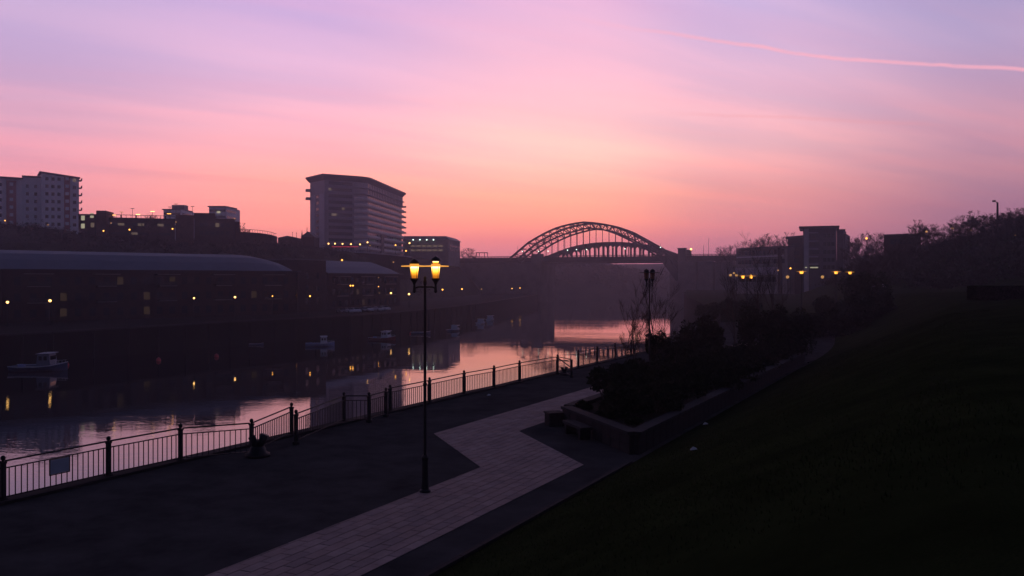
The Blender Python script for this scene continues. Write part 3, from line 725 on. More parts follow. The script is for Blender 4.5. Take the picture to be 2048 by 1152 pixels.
for k, (p0, p1, yt, D, lb) in enumerate(((327, 384, 420, 420, 'small pale office block with a roof hut behind the car park'), (418, 473, 414, 430, 'small pale banded office block with a lit window, right of the car park'))):
    o = thing('office_block', lb, 'building', (X((p0 + p1) / 2, D), D, 28), 'pale office blocks behind the car park')
    pm = p0 + (p1 - p0) * .62
    a, b_, c_ = (X(p0, D), D), (X(pm, D), D), (X(p1, D + 14), D + 14)
    zt = Z(yt, D)
    part(block(MB(), a, b_, 22, 26, zt), 'wall', 'render', o)
    part(MB().prism([(b_[0] + .05, b_[1]), c_, (c_[0] - 3, c_[1] + 8), (b_[0] + .05, b_[1] + 21)], 26, zt), 'wall', 'render', o)
    part(MB().prism([(a[0] - .5, a[1] - .5), (b_[0], b_[1] - .6), (c_[0] + .5, c_[1] - .5), (c_[0] - 3, c_[1] + 10), (a[0], a[1] + 23)], zt + .02, zt + .5), 'roof', 'roofd', o)
    if k == 0: part(MB().box((X(360, D + 6), D + 6, zt + 1.5), (6, 5, 2.4)), 'roof_hut', 'concrete', o)
    for j in range(3):
        zz_ = zt - 1.8 - 3 * j
        f, L, d, ang = fr(a, b_); part(MB().box((*f(L / 2, -.04), zz_), (L * .94, .12, 1.1), ang), 'window_ribbon', 'glass', o)
        f, L, d, ang = fr(b_, c_); part(MB().box((*f(L / 2, -.04), zz_), (L * .9, .12, 1.1), ang), 'window_ribbon', 'glass', o)
    if k == 1: a_ = at(437, 424, D - .3); part(MB().box(a_, (1.6, .2, .9)), 'window', 'winlit2', o)
# roof deck lamps
rl = [(229, 430, 'w', 292), (243, 424, 'd', 296), (265, 417, 'n', 300), (276, 429, 'w', 294), (305, 423, 'w', 296), (338, 427.5, 'y', 292), (340, 414, 'n', 310), (385, 413, 'n', 310), (352, 408, 'n', 320)]
for i, (px, py, k, D) in enumerate(rl):
    a = at(px, py, D); o = thing('roof_lamp', f'{ORD[i]} from the left of the slim lamp posts over the car park roof', 'street lamp', (a[0], a[1], Z(437, D)), 'lamp posts on the car park roof')
    h = a[2] - Z(437, D)
    part(MB().bar((0, 0, 0), (0, 0, h), .09), 'pole', 'iron', o, world=False)
    for sx in (-1, 1): part(MB().box((sx * .32, 0, h), (.6, .3, .16)), 'lamp_head', 'iron' if k == 'n' else MM[k], o, world=False)
# scattered hillside lamps
hl = [(10, 441, 'y', 270, .2), (96, 449.5, 'd', 275, .2), (222, 446, 'd', 282, .2), (207, 461.5, 'y', 270, .24), (259, 459, 'y', 270, .24), (345, 457.5, 'y', 272, .24), (352, 444, 'd', 280, .2), (84, 499, 'd', 262, .2), (469, 437, 'd', 296, .22),
      (366, 541, 'd', 231, .12), (283, 554, 'd', 226, .14), (335, 563, 'd', 215, .14)]
for i, (px, py, k, D, r_) in enumerate(hl):
    a = at(px, py, D); gd = min(gs(a[0], a[1]), a[2] - 2)
    small_lamp('hillside_lamp', a, gd, 'small hillside lamp, %s' % ['below the apartment tower edge', 'left of the lit stairwell', 'under the car park brick tower', 'low orange by the brick tower foot', 'orange under the middle of the car park', 'orange under the ridge block corner', 'dim over the orange corner lamp', 'just above the long blue roof', 'dim at the right end of the ridge block', 'dim on the facade under the blue roof', 'dim mid facade', 'dim lower facade'][i], 'lamp', MM[k], r_, None)

# ridge wall with railing, small houses, church
o = thing('ridge_wall', 'curving dark retaining wall with a thin handrail right of the ridge block', 'wall', (X(520, 310), 310, 26))
wp = [(480, 461, 303), (500, 461.5, 306), (520, 463, 310), (540, 466, 314), (553, 470, 318)]
for (p0, y0, D0), (p1_, y1, D1) in zip(wp, wp[1:]):
    a = (X(p0, D0), D0); b_ = (X(p1_, D1), D1); z0, z1 = Z(y0 + 3, D0), Z(y1 + 3, D1)
    part(MB().prism([a, b_, (b_[0], b_[1] + 1), (a[0], a[1] + 1)], 22, [z0, z1, z1, z0]), 'wall', 'dbrick', o)
    part(MB().bar((*a, z0 + .95), (*b_, z1 + .95), .12), 'handrail', 'iron', o)
    for k in range(4):
        q = (a[0] + (b_[0] - a[0]) * k / 4, a[1] + (b_[1] - a[1]) * k / 4); part(MB().bar((*q, z0 + (z1 - z0) * k / 4), (*q, z0 + .95 + (z1 - z0) * k / 4), .08), 'post', 'iron', o)
def gable_house(name, label, cat, p0, p1_, ye, yr, D, zb, depth=10, m_='dbrick', group=None):
    o = thing(name, label, cat, (X((p0 + p1_) / 2, D), D, zb), group)
    x0, x1 = X(p0, D), X(p1_, D); zE, zR = Z(ye, D), Z(yr, D)
    part(MB().box(((x0 + x1) / 2, D + depth / 2, (zb + zE) / 2), (x1 - x0, depth, zE - zb)), 'wall', m_, o)
    xm = (x0 + x1) / 2
    mb = MB(); mb.add([(x0 - .4, D - .4, zE + .02), (x1 + .4, D - .4, zE + .02), (xm, D - .4, zR), (x0 - .4, D + depth, zE + .02), (x1 + .4, D + depth, zE + .02), (xm, D + depth, zR)], [(0, 1, 2), (5, 4, 3), (0, 3, 4, 1), (1, 4, 5, 2), (2, 5, 3, 0)])
    part(mb, 'roof', 'roofd', o)
    return o
gable_house('house', 'wide low gabled house left of the small church', 'house', 556, 594, 476, 471.5, 350, 24)
ch = gable_house('church', 'small dark church gable with a thin spire left of the tall block', 'church', 603, 628, 474, 463, 352, 24)
part(MB().lathe([(.7, 0), (.7, 5), (.75, 5.05), (.0, 11)], (X(604, 350), 350, Z(459, 350) - 11), 6), 'spire', 'dbrick', ch)
a = at(614, 461, 352); part(MB().bar((a[0], 352, a[2] - .6), (a[0], 352, a[2] + 1.2), .2), 'cross', 'iron', ch)
for i, (px, y0, y1) in enumerate(((585, 465, 474), (593, 466, 475))):
    a = at(px, y0, 340); small_lamp('ridge_mast', a, Z(480, 340), ['left', 'right'][i] + ' one of two thin lamp masts over the low gabled house', 'lamp post', 'concrete', .2)
a = at(594.5, 497.5, 345); small_lamp('traffic_light', a, 24, 'small red signal light on the road left of the tall block', 'traffic light', 'lampred', .3)

# ---- the tall block with the overhanging roof
D0 = 415.0; ZR = Z(347, D0)
def hp(px, hh): Dv = D0 * 212.0 / hh; return (X(px, Dv), Dv)
EA, EB, EC, ED = hp(611, 204), hp(645, 212), hp(737, 205.5), hp(812, 173)
outline = [EA, EB]
def arc(p0, p1_, p2, k):  # rounded corner
    p0, p1_, p2 = Vector(p0), Vector(p1_), Vector(p2)
    return [tuple(p0 * (1 - t) ** 2 + p1_ * 2 * t * (1 - t) + p2 * t * t) for t in [i / k for i in range(k + 1)]]
def lerp(a, b_, t): return (a[0] + (b_[0] - a[0]) * t, a[1] + (b_[1] - a[1]) * t)
outline += arc(lerp(EC, EB, .28), EC, lerp(EC, ED, .07), 5) + [ED, (ED[0] - 17, ED[1] + 3), (EA[0] + 4, EA[1] + 18)]
cxx = sum(q[0] for q in outline) / len(outline); cyy_ = sum(q[1] for q in outline) / len(outline)
def inset(pl, m_):
    out = []; k = len(pl)
    for i in range(k):
        a, b_, c_ = Vector(pl[i - 1]), Vector(pl[i]), Vector(pl[(i + 1) % k])
        d1 = (b_ - a).normalized(); d2 = (c_ - b_).normalized()
        n1 = Vector((-d1.y, d1.x)); n2 = Vector((-d2.y, d2.x)); nm = (n1 + n2)
        if nm.length < .1: nm = n1
        nm.normalize(); out.append(tuple(b_ + nm * m_ / max(.4, nm.dot(n1))))
    return out
def area_s(pl): return sum(pl[i - 1][0] * pl[i][1] - pl[i][0] * pl[i - 1][1] for i in range(len(pl)))
if area_s(outline) < 0: outline.reverse()
wallp = inset(outline, 2.0)
o = thing('tall_apartment_block', 'tall grey block with rounded corner, banded side and wide overhanging roof', 'building', (cxx, cyy_, 26))
part(MB().prism(wallp, 22, ZR - 2.6), 'wall', 'hotelw', o)
rm = inset(outline, 1.6)
part(MB().prism(rm, ZR - 2.58, ZR - .7, outline).prism(outline, ZR - .69, ZR), 'roof', 'roofd', o)
f, L, d, ang = fr(inset(outline, 2.0)[outline.index(ED)] if ED in outline else ED, EC)
WC = Vector(wallp[outline.index(arc(lerp(EC, EB, .28), EC, lerp(EC, ED, .07), 5)[-1])]); WD = Vector(wallp[outline.index(ED)])
WB = Vector(wallp[outline.index(EB)]); WA = Vector(wallp[outline.index(EA)]); WS = Vector(wallp[outline.index(arc(lerp(EC, EB, .28), EC, lerp(EC, ED, .07), 5)[0])])
nfl = 11; zf0, zf1 = 28.2, ZR - 2.6; fh = (zf1 - zf0) / nfl
# ribbon windows and balcony bands wrap the rounded corner and run down the side
ai = outline.index(arc(lerp(EC, EB, .28), EC, lerp(EC, ED, .07), 5)[0])
seq = [Vector(wallp[ai + k]) for k in range(6)] + [WD + (WD - WC).normalized() * 1.0]
if area_s(outline) < 0: seq.reverse()
def outn(a, b_):
    d_ = (b_ - a).normalized(); n_ = Vector((d_.y, -d_.x)); return n_
def ribbon(z0, z1, pr, th=.5, full=True, bulge=0.0):
    mb = MB(); k = len(seq); ns_ = []
    for i in range(k):
        a = seq[max(0, i - 1)]; b_ = seq[min(k - 1, i + 1)]; ns_.append(outn(a, b_))
    rows = [(z0, pr * .6), (z0 + (z1 - z0) * .3, pr + bulge), (z0 + (z1 - z0) * .7, pr + bulge), (z1, pr * .6)]
    for i in range(k):
        w_ = min(1, i / 4.0) if full else 1
        for zz_, q in rows: a = seq[i] + ns_[i] * (.06 + q * w_); mb.v.append((a.x, a.y, zz_))
        a = seq[i] - ns_[i] * .1; mb.v += [(a.x, a.y, z1), (a.x, a.y, z0)]
    for i in range(k - 1):
        for j in range(6):
            q = i * 6; mb.f.append((q + j, q + 6 + j, q + 6 + (j + 1) % 6, q + (j + 1) % 6))
    mb.f.append(tuple(range(5, -1, -1))); mb.f.append(tuple(range((k - 1) * 6, k * 6)))
    return mb
for i in range(nfl):
    zb_ = zf0 + i * fh
    if i < nfl - 2:
        part(ribbon(zb_, zb_ + fh * .56, 1.0, bulge=.25), 'balcony_band', 'band', o)
    else:
        part(ribbon(zb_, zb_ + fh * .22, 1.3), 'balcony_band', 'hotelw', o)
DL = (WD - WC).length; dirS = (WD - WC).normalized(); nS = outn(WC, WD); angS = math.atan2(dirS.y, dirS.x)
wme = MB().box((0, 0, 0), (2.6, .16, fh * .40)).mesh('window', 'glass')
wtall = MB().box((0, 0, 0), (1.6, .16, fh * .66)).mesh('window', 'glass')
mull = MB().box((0, 0, 0), (.7, .4, fh * .74)).mesh('mullion', 'band')
for i in range(nfl):
    zb_ = zf0 + i * fh
    if i < nfl - 2:
        for j in range(18):
            if i < 3 and j in (5, 6): continue
            q = WC + dirS * (DL * (j + .5) / 18) + nS * .05; inst(wme, 'window', o, (q.x, q.y, zb_ + fh * .78), angS)
    else:
        for j in range(22):
            q = WC + dirS * (DL * (j + .5) / 22) + nS * .06; inst(wtall, 'window', o, (q.x, q.y, zb_ + fh * .6), angS)
            q = WC + dirS * (DL * (j + 1) / 22) + nS * .25; inst(mull, 'mullion', o, (q.x, q.y, zb_ + fh * .6), angS)
q = WC + dirS * (DL * .32) + nS * 1.3; part(MB().box((q.x, q.y, 31), (5.5, .8, 12), angS), 'entrance_shaft', 'roofd', o)
# front face: rows of windows and the pale strip at the left with its dark window column
for aa, bb_, nw, ww in ((WB, WS, 9, 1.5),):
    f, L, d, ang = fr(aa, bb_)
    me = MB().box((0, 0, 0), (ww, .14, fh * .5)).mesh('window', 'dimglass'); ml = MB().box((0, 0, 0), (ww, .14, fh * .4)).mesh('window', 'winfar')
    nsd = outn(aa, bb_)
    for i in range(nfl):
        for j in range(nw):
            u_ = 2 + (L - 3) * (j + .5) / nw; q = Vector(f(u_, 0)) + nsd * .04
            inst(ml if (i, j) in ((9, 0), (6, 5), (5, 2), (5, 1)) else me, 'window', o, (q.x, q.y, zf0 + fh * (i + .55)), ang)
        q = Vector(f(L / 2, 0)) + nsd * .05; part(MB().box((q.x, q.y, zf0 + fh * i + .1), (L, .2, .28), ang), 'floor_band', 'hotelw', o)
f, L, d, ang = fr(WA, WB); nsd = outn(WA, WB)
for u0, u1 in ((.04, .40), (.66, .99)):
    q = Vector(f(L * (u0 + u1) / 2, 0)) + nsd * .12; part(MB().box((q.x, q.y, (26 + ZR - 9) / 2), (L * (u1 - u0), .3, ZR - 9 - 26), ang), 'pale_strip', 'hotelp', o)
for i in range(nfl - 2):
    q = Vector(f(L * .53, 0)) + nsd * .1; inst(wme, 'window', o, (q.x, q.y, zf0 + fh * (i + .5)), ang)
for zz_ in (ZR - 10.2, ZR - 6.2):
    q = WA + Vector((-1.2, 1)); part(MB().box((q.x, q.y, zz_), (2.2, 5, 1.0), .3), 'corner_balcony', 'hotelw', o)
for i in range(1, nfl - 1):
    q = WD + nS * .6 + dirS * .6; part(MB().box((q.x, q.y, zf0 + fh * i + .5), (1.2, 3.4, .9), angS), 'corner_balcony', 'hotelw', o)
part(MB().box((X(690, 405), 405, 29.0), (12, 1, .35)), 'neon_strip', 'redstrip', o)

# lamps in front of the tall block
tl = [(657, 487, 'w'), (670, 487, 'w'), (685, 487.5, 'w'), (702, 488, 'w'), (720, 488.5, 'w'), (735, 484.5, 'w'), (740, 490.5, 'd'), (791, 490, 'y'), (819, 486, 'w'), (812, 501.5, 'y'), (705, 504.5, 'w'), (684, 520, 'y'), (767, 510, 'd'), (787, 524, 'd'), (613, 501, 'd')]
for i, (px, py, k) in enumerate(tl):
    D = 392 if py < 495 else (376 if py < 515 else 330)
    a = at(px, py, D); small_lamp('terrace_lamp', a, min(gs(a[0], a[1]), a[2] - 2.5), 'small terrace lamp below the tall block, ' + ['leftmost of the even row', 'next to the leftmost', 'before the red strip', 'right of the red strip start', 'right of the red strip end', 'slightly higher at the rounded corner', 'faint beneath the corner lamp', 'yellow below the banded side', 'at the far right corner', 'yellow under the far right corner', 'below the red strip on the wall', 'down on the slope, yellow', 'faint under the banded side', 'faint low over the small blue roof', 'faint left of the block'][i], 'lamp', MM[k], .34 if k != 'd' else .25, 'terrace lamps below the tall block')
o = thing('terrace_wall', 'long pale topped terrace wall below the tall block', 'wall', (X(740, 372), 372, 24))
wp = [(600, 506, 372), (660, 503, 372), (720, 503.5, 372), (780, 508, 376), (822, 513, 382)]
for (p0, y0, D0_), (p1_, y1, D1) in zip(wp, wp[1:]):
    a = (X(p0, D0_), D0_); b_ = (X(p1_, D1), D1); z0, z1 = Z(y0, D0_), Z(y1, D1)
    part(MB().prism([a, b_, (b_[0], b_[1] + 3), (a[0], a[1] + 3)], 14, [z0 - .5, z1 - .5, z1 - .5, z0 - .5]), 'wall', 'dbrick', o)
    part(MB().bar((*a, z0 - .2), (*b_, z1 - .2), .7, .5), 'coping_stone', 'hotelp', o)

# ---- grey office with the sloping right end and four white lights
o = thing('grey_office', 'long grey office with four white lights under its roof, right of the tall block', 'building', (X(860, 515), 515, 24))
ga, gb, gc = (X(805, 512), 512), (X(897, 512), 512), (X(920, 545), 545)
zt = Z(472, 512)
part(MB().prism([ga, gb, gc, (gc[0] - 8, gc[1] + 8), (ga[0], ga[1] + 30)], 22, zt - 2.2), 'wall', 'concrete', o)
part(MB().prism([(ga[0], ga[1] - .8), (gb[0] + .5, gb[1] - .8), (gc[0] + 1, gc[1] - 1), (gc[0] - 8, gc[1] + 9), (ga[0], ga[1] + 31)], zt - 2.18, [zt, zt, zt, zt, zt], [(ga[0], ga[1] + 1), (gb[0] - 1.5, gb[1] + 1), (gc[0] - 2.5, gc[1] + 3), (gc[0] - 9, gc[1] + 9), (ga[0], ga[1] + 30)]), 'roof', 'slate', o)
for px in (826.5, 840, 853.5, 867):
    a = at(px, 479.5, 511); part(MB().lathe([(.1, -.35), (.34, -.15), (.34, .15), (.1, .35)], (a[0], a[1] - .3, a[2]), 8), 'flood_light', 'lampgreen', o)
windows(o, (X(815, 512), 512), (X(892, 512), 512), [Z(492, 512), Z(500.5, 512)], 6, 2.4, 1.1, 'winfar', (2, 7, 8, 9), 'winfar', proud=.1)
windows(o, gb, gc, [Z(492, 520), Z(500, 520)], 4, 2.0, 1.2, 'glass', (), proud=.1)

# small things on the skyline between office and bridge
o = thing('gantry', 'small open steel gantry on the skyline left of the bridge', 'gantry', (X(963, 545), 545, 26))
for px in (953, 959, 969, 975): part(MB().bar(at(px, 514, 545), at(px, 505.5, 545), .35), 'post', 'steel', o)
part(MB().bar(at(951, 505.5, 545), at(976, 505.5, 545), .5), 'beam', 'steel', o)

# ------------------------------------------------------------------ the bridges
BA = Vector((X(1000, 548), 548)); BB_ = Vector((X(1365, 505), 505)); BD = (BB_ - BA).normalized(); BNn = Vector((-BD.y, BD.x))
if BNn.y < 0: BNn = -BNn
def onb(px, back=0.0):
    """point of the bridge's near edge line (or 'back' metres behind it) seen in direction px"""
    k = (px - 1024) / F; O = BA + BNn * back
    t = (k * O.y - O.x) / (BD.x - k * BD.y); return O + BD * t
ZD = 28.4
br = thing('arch_bridge', 'steel arch road bridge spanning the river with thin hangers', 'bridge', (onb(1220).x, onb(1220).y, 0))
a, b_ = onb(905), onb(1480); c_ = b_ + BNn * 16; d_ = a + BNn * 16
part(MB().prism([tuple(a), tuple(b_), tuple(c_), tuple(d_)], ZD - 3.9, ZD - .9), 'deck', 'steel', br)
for bk in (0, 16):
    a, b_ = onb(905) + BNn * bk, onb(1480) + BNn * bk
    part(MB().bar((*a, ZD - .1), (*b_, ZD - .1), .25, .25), 'parapet_rail', 'steel', br)
    L = (b_ - a).length; k = int(L / 2.2); mb = MB()
    for i in range(k + 1):
        q = a + (b_ - a) * i / k; mb.bar((*q, ZD - .95), (*q, ZD - .2), .22)
    part(mb, 'parapet_balusters', 'steel', br, stuff=True)
up = [(1020, 520), (1032, 510), (1060, 486), (1085, 471), (1110, 458.5), (1135, 450.5), (1167, 444.5), (1180, 444.7), (1210, 448), (1235, 454), (1260, 463.5), (1285, 477), (1310, 491), (1330, 502), (1348, 516), (1366, 538)]
lo = [(1045, 526), (1060, 510), (1075, 499), (1097, 484.5), (1116, 475.5), (1135, 467.5), (1172, 457.5), (1186, 456), (1210, 459), (1230, 465), (1247, 472.5), (1267, 482), (1287, 493), (1310, 506.5), (1332, 526), (1358, 562)]
def world_rib(tab): 
    out = []
    for px, py in tab:
        q = onb(px - 4); out.append(Vector((q.x, q.y, Z(py, q.y))))
    return out
U_, L_ = world_rib(up), world_rib(lo)
def ev(pts, t):  # by arclength-ish along bridge direction
    s_ = [(q.xy - BA).dot(BD) for q in pts]; x_ = s_[0] + (s_[-1] - s_[0]) * t
    for i in range(len(pts) - 1):
        if x_ <= s_[i + 1] + 1e-6:
            k = (x_ - s_[i]) / (s_[i + 1] - s_[i]); return pts[i].lerp(pts[i + 1], k)
    return pts[-1]
NP = 24
for bk, dz in ((0.0, 0.0), (13.5, 0.0)):
    offv = Vector((BNn.x * bk, BNn.y * bk, dz))
    rib = MB(); nodesU = [ev(U_, i / NP) + offv for i in range(NP + 1)]; nodesL = [ev(L_, i / NP) + offv for i in range(NP + 1)]
    for a, b_ in zip(nodesU, nodesU[1:]): rib.bar(a, b_, 1.1, 1.05)
    ro = part(rib, 'arch_rib', 'steel', br)
    lc = MB()
    for a, b_ in zip(nodesL, nodesL[1:]): lc.bar(a, b_, 1.1, .85)
    part(lc, 'lower_chord', 'steel', ro)
    for i in range(NP + 1):
        part(MB().bar(nodesL[i], nodesU[i], .5), 'vertical_brace', 'steel', ro)
        if i < NP:
            part(MB().bar(nodesL[i], nodesU[i + 1], .45), 'diagonal_brace', 'steel', ro)
            part(MB().bar(nodesU[i], nodesL[i + 1], .22), 'diagonal_brace', 'steel', ro)
    for i in range(2, NP - 3):
        a = nodesL[i]
        if a.z > ZD + 1.5 and i % 1 == 0: part(MB().bar(a, (a.x, a.y, ZD - .5), .30), 'hanger', 'steel', br)
for i in range(3, NP - 2, 2):
    a = ev(U_, i / NP); b_ = a + Vector((BNn.x * 13.5, BNn.y * 13.5, 0)); part(MB().bar(a, b_, .5), 'cross_strut', 'steel', br)
# springers running down into the right hand pier
for bk in (0.0, 13.5):
    q0, q1 = onb(1328), onb(1362); o_ = BNn * bk
    part(MB().bar((q0.x + o_.x, q0.y + o_.y, Z(514, q0.y)), (q1.x + o_.x, q1.y + o_.y, Z(560, q1.y)), 1.4, 3.4), 'springer', 'steel', br)
# piers and pylons
def bpoly(p0, p1_, b0, b1): return [tuple(onb(p0) + BNn * b0), tuple(onb(p1_) + BNn * b0), tuple(onb(p1_) + BNn * b1), tuple(onb(p0) + BNn * b1)]
part(MB().prism(bpoly(1357, 1392, -1.5, 18), -2.8, ZD - 4.2), 'pier', 'pier', br)
part(MB().prism(bpoly(1356.5, 1371, -1.2, 3), ZD - 4.1, Z(497.5, 505)).prism(bpoly(1355.5, 1372, -1.6, 3.4), Z(497.4, 505), Z(496, 505)), 'pylon', 'pier', br)
part(MB().prism(bpoly(1356.5, 1371, 14, 18), ZD - 4.1, Z(499, 515)), 'pylon', 'pier', br)
part(MB().prism(bpoly(1056, 1083, -1.5, 18), -2.8, ZD - 4.2), 'pier', 'pier', br)
part(MB().prism(bpoly(1064, 1084, -1.2, 3), ZD - 4.1, Z(508, 540)), 'pylon', 'pier', br)
for i in range(2):
    p0, p1_ = ((1395, 1425), (1430, 1470))[i]
    part(MB().prism(bpoly(p0, p1_, 1, 15), 2, ZD - 4.2), 'approach_wall', 'pier', br)
part(MB().prism(bpoly(905, 1054, 1, 15), 2, ZD - 4.2), 'approach_wall', 'pier', br)
blm = [(1045, 502.5, 'g'), (1077, 502.5, 'g'), (1096, 502, 'g'), (1153, 499, 'g'), (1173, 499, 'g'), (1135, 500, 'g'), (1250, 497.5, 'g'), (1226, 495, 'd'), (1321, 494.5, 'g')]
blm.sort()
for i, (px, py, k) in enumerate(blm):
    q = onb(px, -.2 if k == 'g' else 8); small_lamp('bridge_lamp', (q.x, q.y, Z(py, q.y)), ZD - .9, f'{ORD[i]} from the left of the small lamps along the arch bridge deck', 'street lamp', MM[k], .30, 'lamps along the arch bridge')
for i, (px, y0, k) in enumerate(((1035, 492, None), (1382, 498, 'w'), (1321, 487, None), (1407, 490, None), (1417, 476, None), (1441, 493, None))):
    q = onb(px, 6)
    if k: small_lamp('bridge_road_lamp', (q.x, q.y, Z(y0, q.y)), ZD - .9, 'bright pale road lamp just right of the bridge pylon', 'street lamp', 'lampwhite', .6)
    else: solo(MB().lathe([(.16, 0), (.1, 2), (.07, Z(y0, q.y) - ZD + .9)], (q.x, q.y, ZD - .9), 6), 'lighting_mast', 'iron', ['thin mast at the left springing of the arch', '', 'thin mast over the right haunch of the arch', 'short thin mast right of the pylon', 'tallest thin mast on the right approach', 'shortest thin mast far along the right approach'][i], 'mast', (q.x, q.y, ZD - .9))
a = at(1272, 521.5, 640); small_lamp('navigation_lamp', a, 20, 'orange lamp glowing just under the bridge deck', 'lamp', 'lampdim', 1.1)

# railway bridge behind
rb = thing('railway_bridge', 'lower arched railway bridge with round topped openings behind the steel arch', 'bridge', (onb(1220, 45).x, onb(1220, 45).y, 0))
rt = [(1082, 516), (1100, 509.5), (1118, 502), (1135, 496), (1153, 491), (1172, 487.5), (1191, 485), (1210, 484), (1230, 483.6), (1247, 484), (1266, 485.5), (1285, 487.5), (1305, 492), (1325, 498), (1345, 505), (1360, 512)]
def onr(px, back=0): return onb(px, 45 + back)
RP = []
for px, py in rt:
    q = onr(px); RP.append(Vector((q.x, q.y, Z(py, q.y))))
zbr = Z(511, onr(1220).y)
for bk in (0, 9):
    ofv = Vector((BNn.x * bk, BNn.y * bk, 0)); mb = MB()
    for a, b_ in zip(RP, RP[1:]): mb.bar(a + ofv + Vector((0, 0, -.9)), b_ + ofv + Vector((0, 0, -.9)), 1.0, 1.7)
    part(mb, 'top_chord', 'steel', rb)
    # plate web with rounded openings between the posts
    cols = [1117 + 18.1 * i for i in range(13)]
    for i in range(len(cols) - 1):
        p0, p1_ = cols[i], cols[i + 1]
        q0, q1 = onr(p0) , onr(p1_)
        zt0 = ev(RP, ((q0 - RP[0].xy).dot(BD)) / ((RP[-1].xy - RP[0].xy).dot(BD))).z - 1.5
        zt1 = ev(RP, ((q1 - RP[0].xy).dot(BD)) / ((RP[-1].xy - RP[0].xy).dot(BD))).z - 1.5
        part(MB().bar((q0.x + ofv.x, q0.y + ofv.y, zbr - 3), (q0.x + ofv.x, q0.y + ofv.y, zt0), 1.5, 1.0), 'post', 'steel', rb)
        mb = MB(); K = 8; W_ = (q1 - q0); ra = W_.length / 2 - .7; ztm = (zt0 + zt1) / 2; vs = []
        for j in range(K + 1):
            t = math.pi * j / K; uu = .5 - math.cos(t) * .42; zz_ = min(zt0, zt1) - .4 - 1.9 + math.sin(t) * 1.9
            a = q0 + W_ * uu
            for th in (-.25, .25):
                vs.append((a.x + ofv.x + BNn.x * th, a.y + ofv.y + BNn.y * th, zz_)); vs.append((a.x + ofv.x + BNn.x * th, a.y + ofv.y + BNn.y * th, zt0 + (zt1 - zt0) * uu + .1))
        fs = []
        for j in range(K):
            q = j * 4; fs += [(q, q + 4, q + 5, q + 1), (q + 2, q + 3, q + 7, q + 6), (q, q + 2, q + 6, q + 4)]
        part(MB().add(vs, fs), 'arch_web', 'steel', rb)
a, b_ = onr(1060), onr(1400)
part(MB().prism([tuple(a), tuple(b_), tuple(b_ + BNn * 9), tuple(a + BNn * 9)], zbr - 5, zbr - 2.6), 'deck', 'steel', rb)
part(MB().prism([tuple(onr(1030)), tuple(onr(1100)), tuple(onr(1100) + BNn * 9), tuple(onr(1030) + BNn * 9)], -2.8, zbr - 5.05), 'pier', 'pier', rb)
part(MB().prism([tuple(onr(1340)), tuple(onr(1400)), tuple(onr(1400) + BNn * 9), tuple(onr(1340) + BNn * 9)], -2.8, zbr - 5.05), 'pier', 'pier', rb)

# ------------------------------------------------------------------ far valley side behind the bridges
hm = MB(); KX = 60; rows = [(670, -2.9), (676, 1.5), (690, 9), (705, 17), (725, 23), (760, 25.5), (820, 28), (900, 31), (1100, 36)]
for (Yr, zr_) in rows:
    for i in range(KX + 1):
        xx = -420 + 1000 * i / KX; k = sm((xx - 70) / 50)
        yv = Yr + 12 * vnoise(xx / 30, 3) + (60 * k if Yr < 1000 else 0) ; zz_ = zr_ + (2.5 * vnoise(xx / 18, Yr / 20) if zr_ > 5 else 0) - (2 * k if zr_ > 9 else 0)
        hm.v.append((xx, yv, zz_))
for j in range(len(rows) - 1):
    for i in range(KX):
        a = j * (KX + 1) + i; hm.f.append((a, a + 1, a + KX + 2, a + KX + 1))
struct(hm, 'far_hillside', 'far', smooth=True)

# ------------------------------------------------------------------ campus buildings on the right bank
o = thing('campus_tower', 'tall stepped dark campus building with flat overhanging roofs on the right', 'building', (X(1645, 322), 322, 8))
zt = Z(455, 320)
TA = (X(1606, 326), 326); TB = (X(1673, 322), 322)
part(block(MB(), TA, TB, 18, 6, zt), 'wall', 'tower', o)
part(MB().prism([(X(1598, 324.5), 324.5), (X(1679, 319.5), 319.5), (X(1677, 343), 343), (X(1600, 346), 346)], zt + .02, zt + .7), 'roof', 'roofd', o)
part(block(MB(), (X(1673.4, 326), 326), (X(1687, 325), 325), 12, 6, Z(459.5, 322)), 'wall', 'tower', o)
part(block(MB(), (X(1674, 324.5), 324.5), (X(1691, 323.5), 323.5), 13.5, Z(459.4, 322), Z(457.6, 322)), 'roof', 'roofd', o)
part(block(MB(), (X(1687.4, 327), 327), (X(1689.5, 326.8), 326.8), 9, 6, Z(468.5, 322)), 'wall', 'tower', o)
part(block(MB(), (X(1687.5, 326), 326), (X(1693, 325.6), 325.6), 10, Z(468.3, 322), Z(467, 322)), 'roof', 'roofd', o)
fz = [Z(q, 318) for q in (470, 487, 503, 519, 534)]
f, L, d, ang = fr(TA, TB)
part(MB().box((*f(1.2, -.12), (8 + zt) / 2), (1.6, .3, zt - 8.2), ang), 'pale_pilaster', 'hotelp', o)
windows(o, f(2.2, 0), f(L * .5, 0), fz, 2, 1.9, 1.6, 'glass', (6,), 'glass', margin=.2)
for q in fz: part(MB().box((*f(L * .28, -.1), q + 1.15), (L * .36, .24, .3), ang), 'window_lintel', 'hotelp', o)
windows(o, f(L * .55, 0), f(L, 0), fz, 3, 1.1, 1.4, 'glass', (), margin=.5)
for px, k in ((1612, 'w'), (1624, 'w'), (1632, 'w')):
    a = at(px, 535, 323.0); part(MB().box((a[0], a[1], a[2]), (1.3 if px > 1613 else .6, .3, .4)), 'entrance_light', 'winlit2', o)
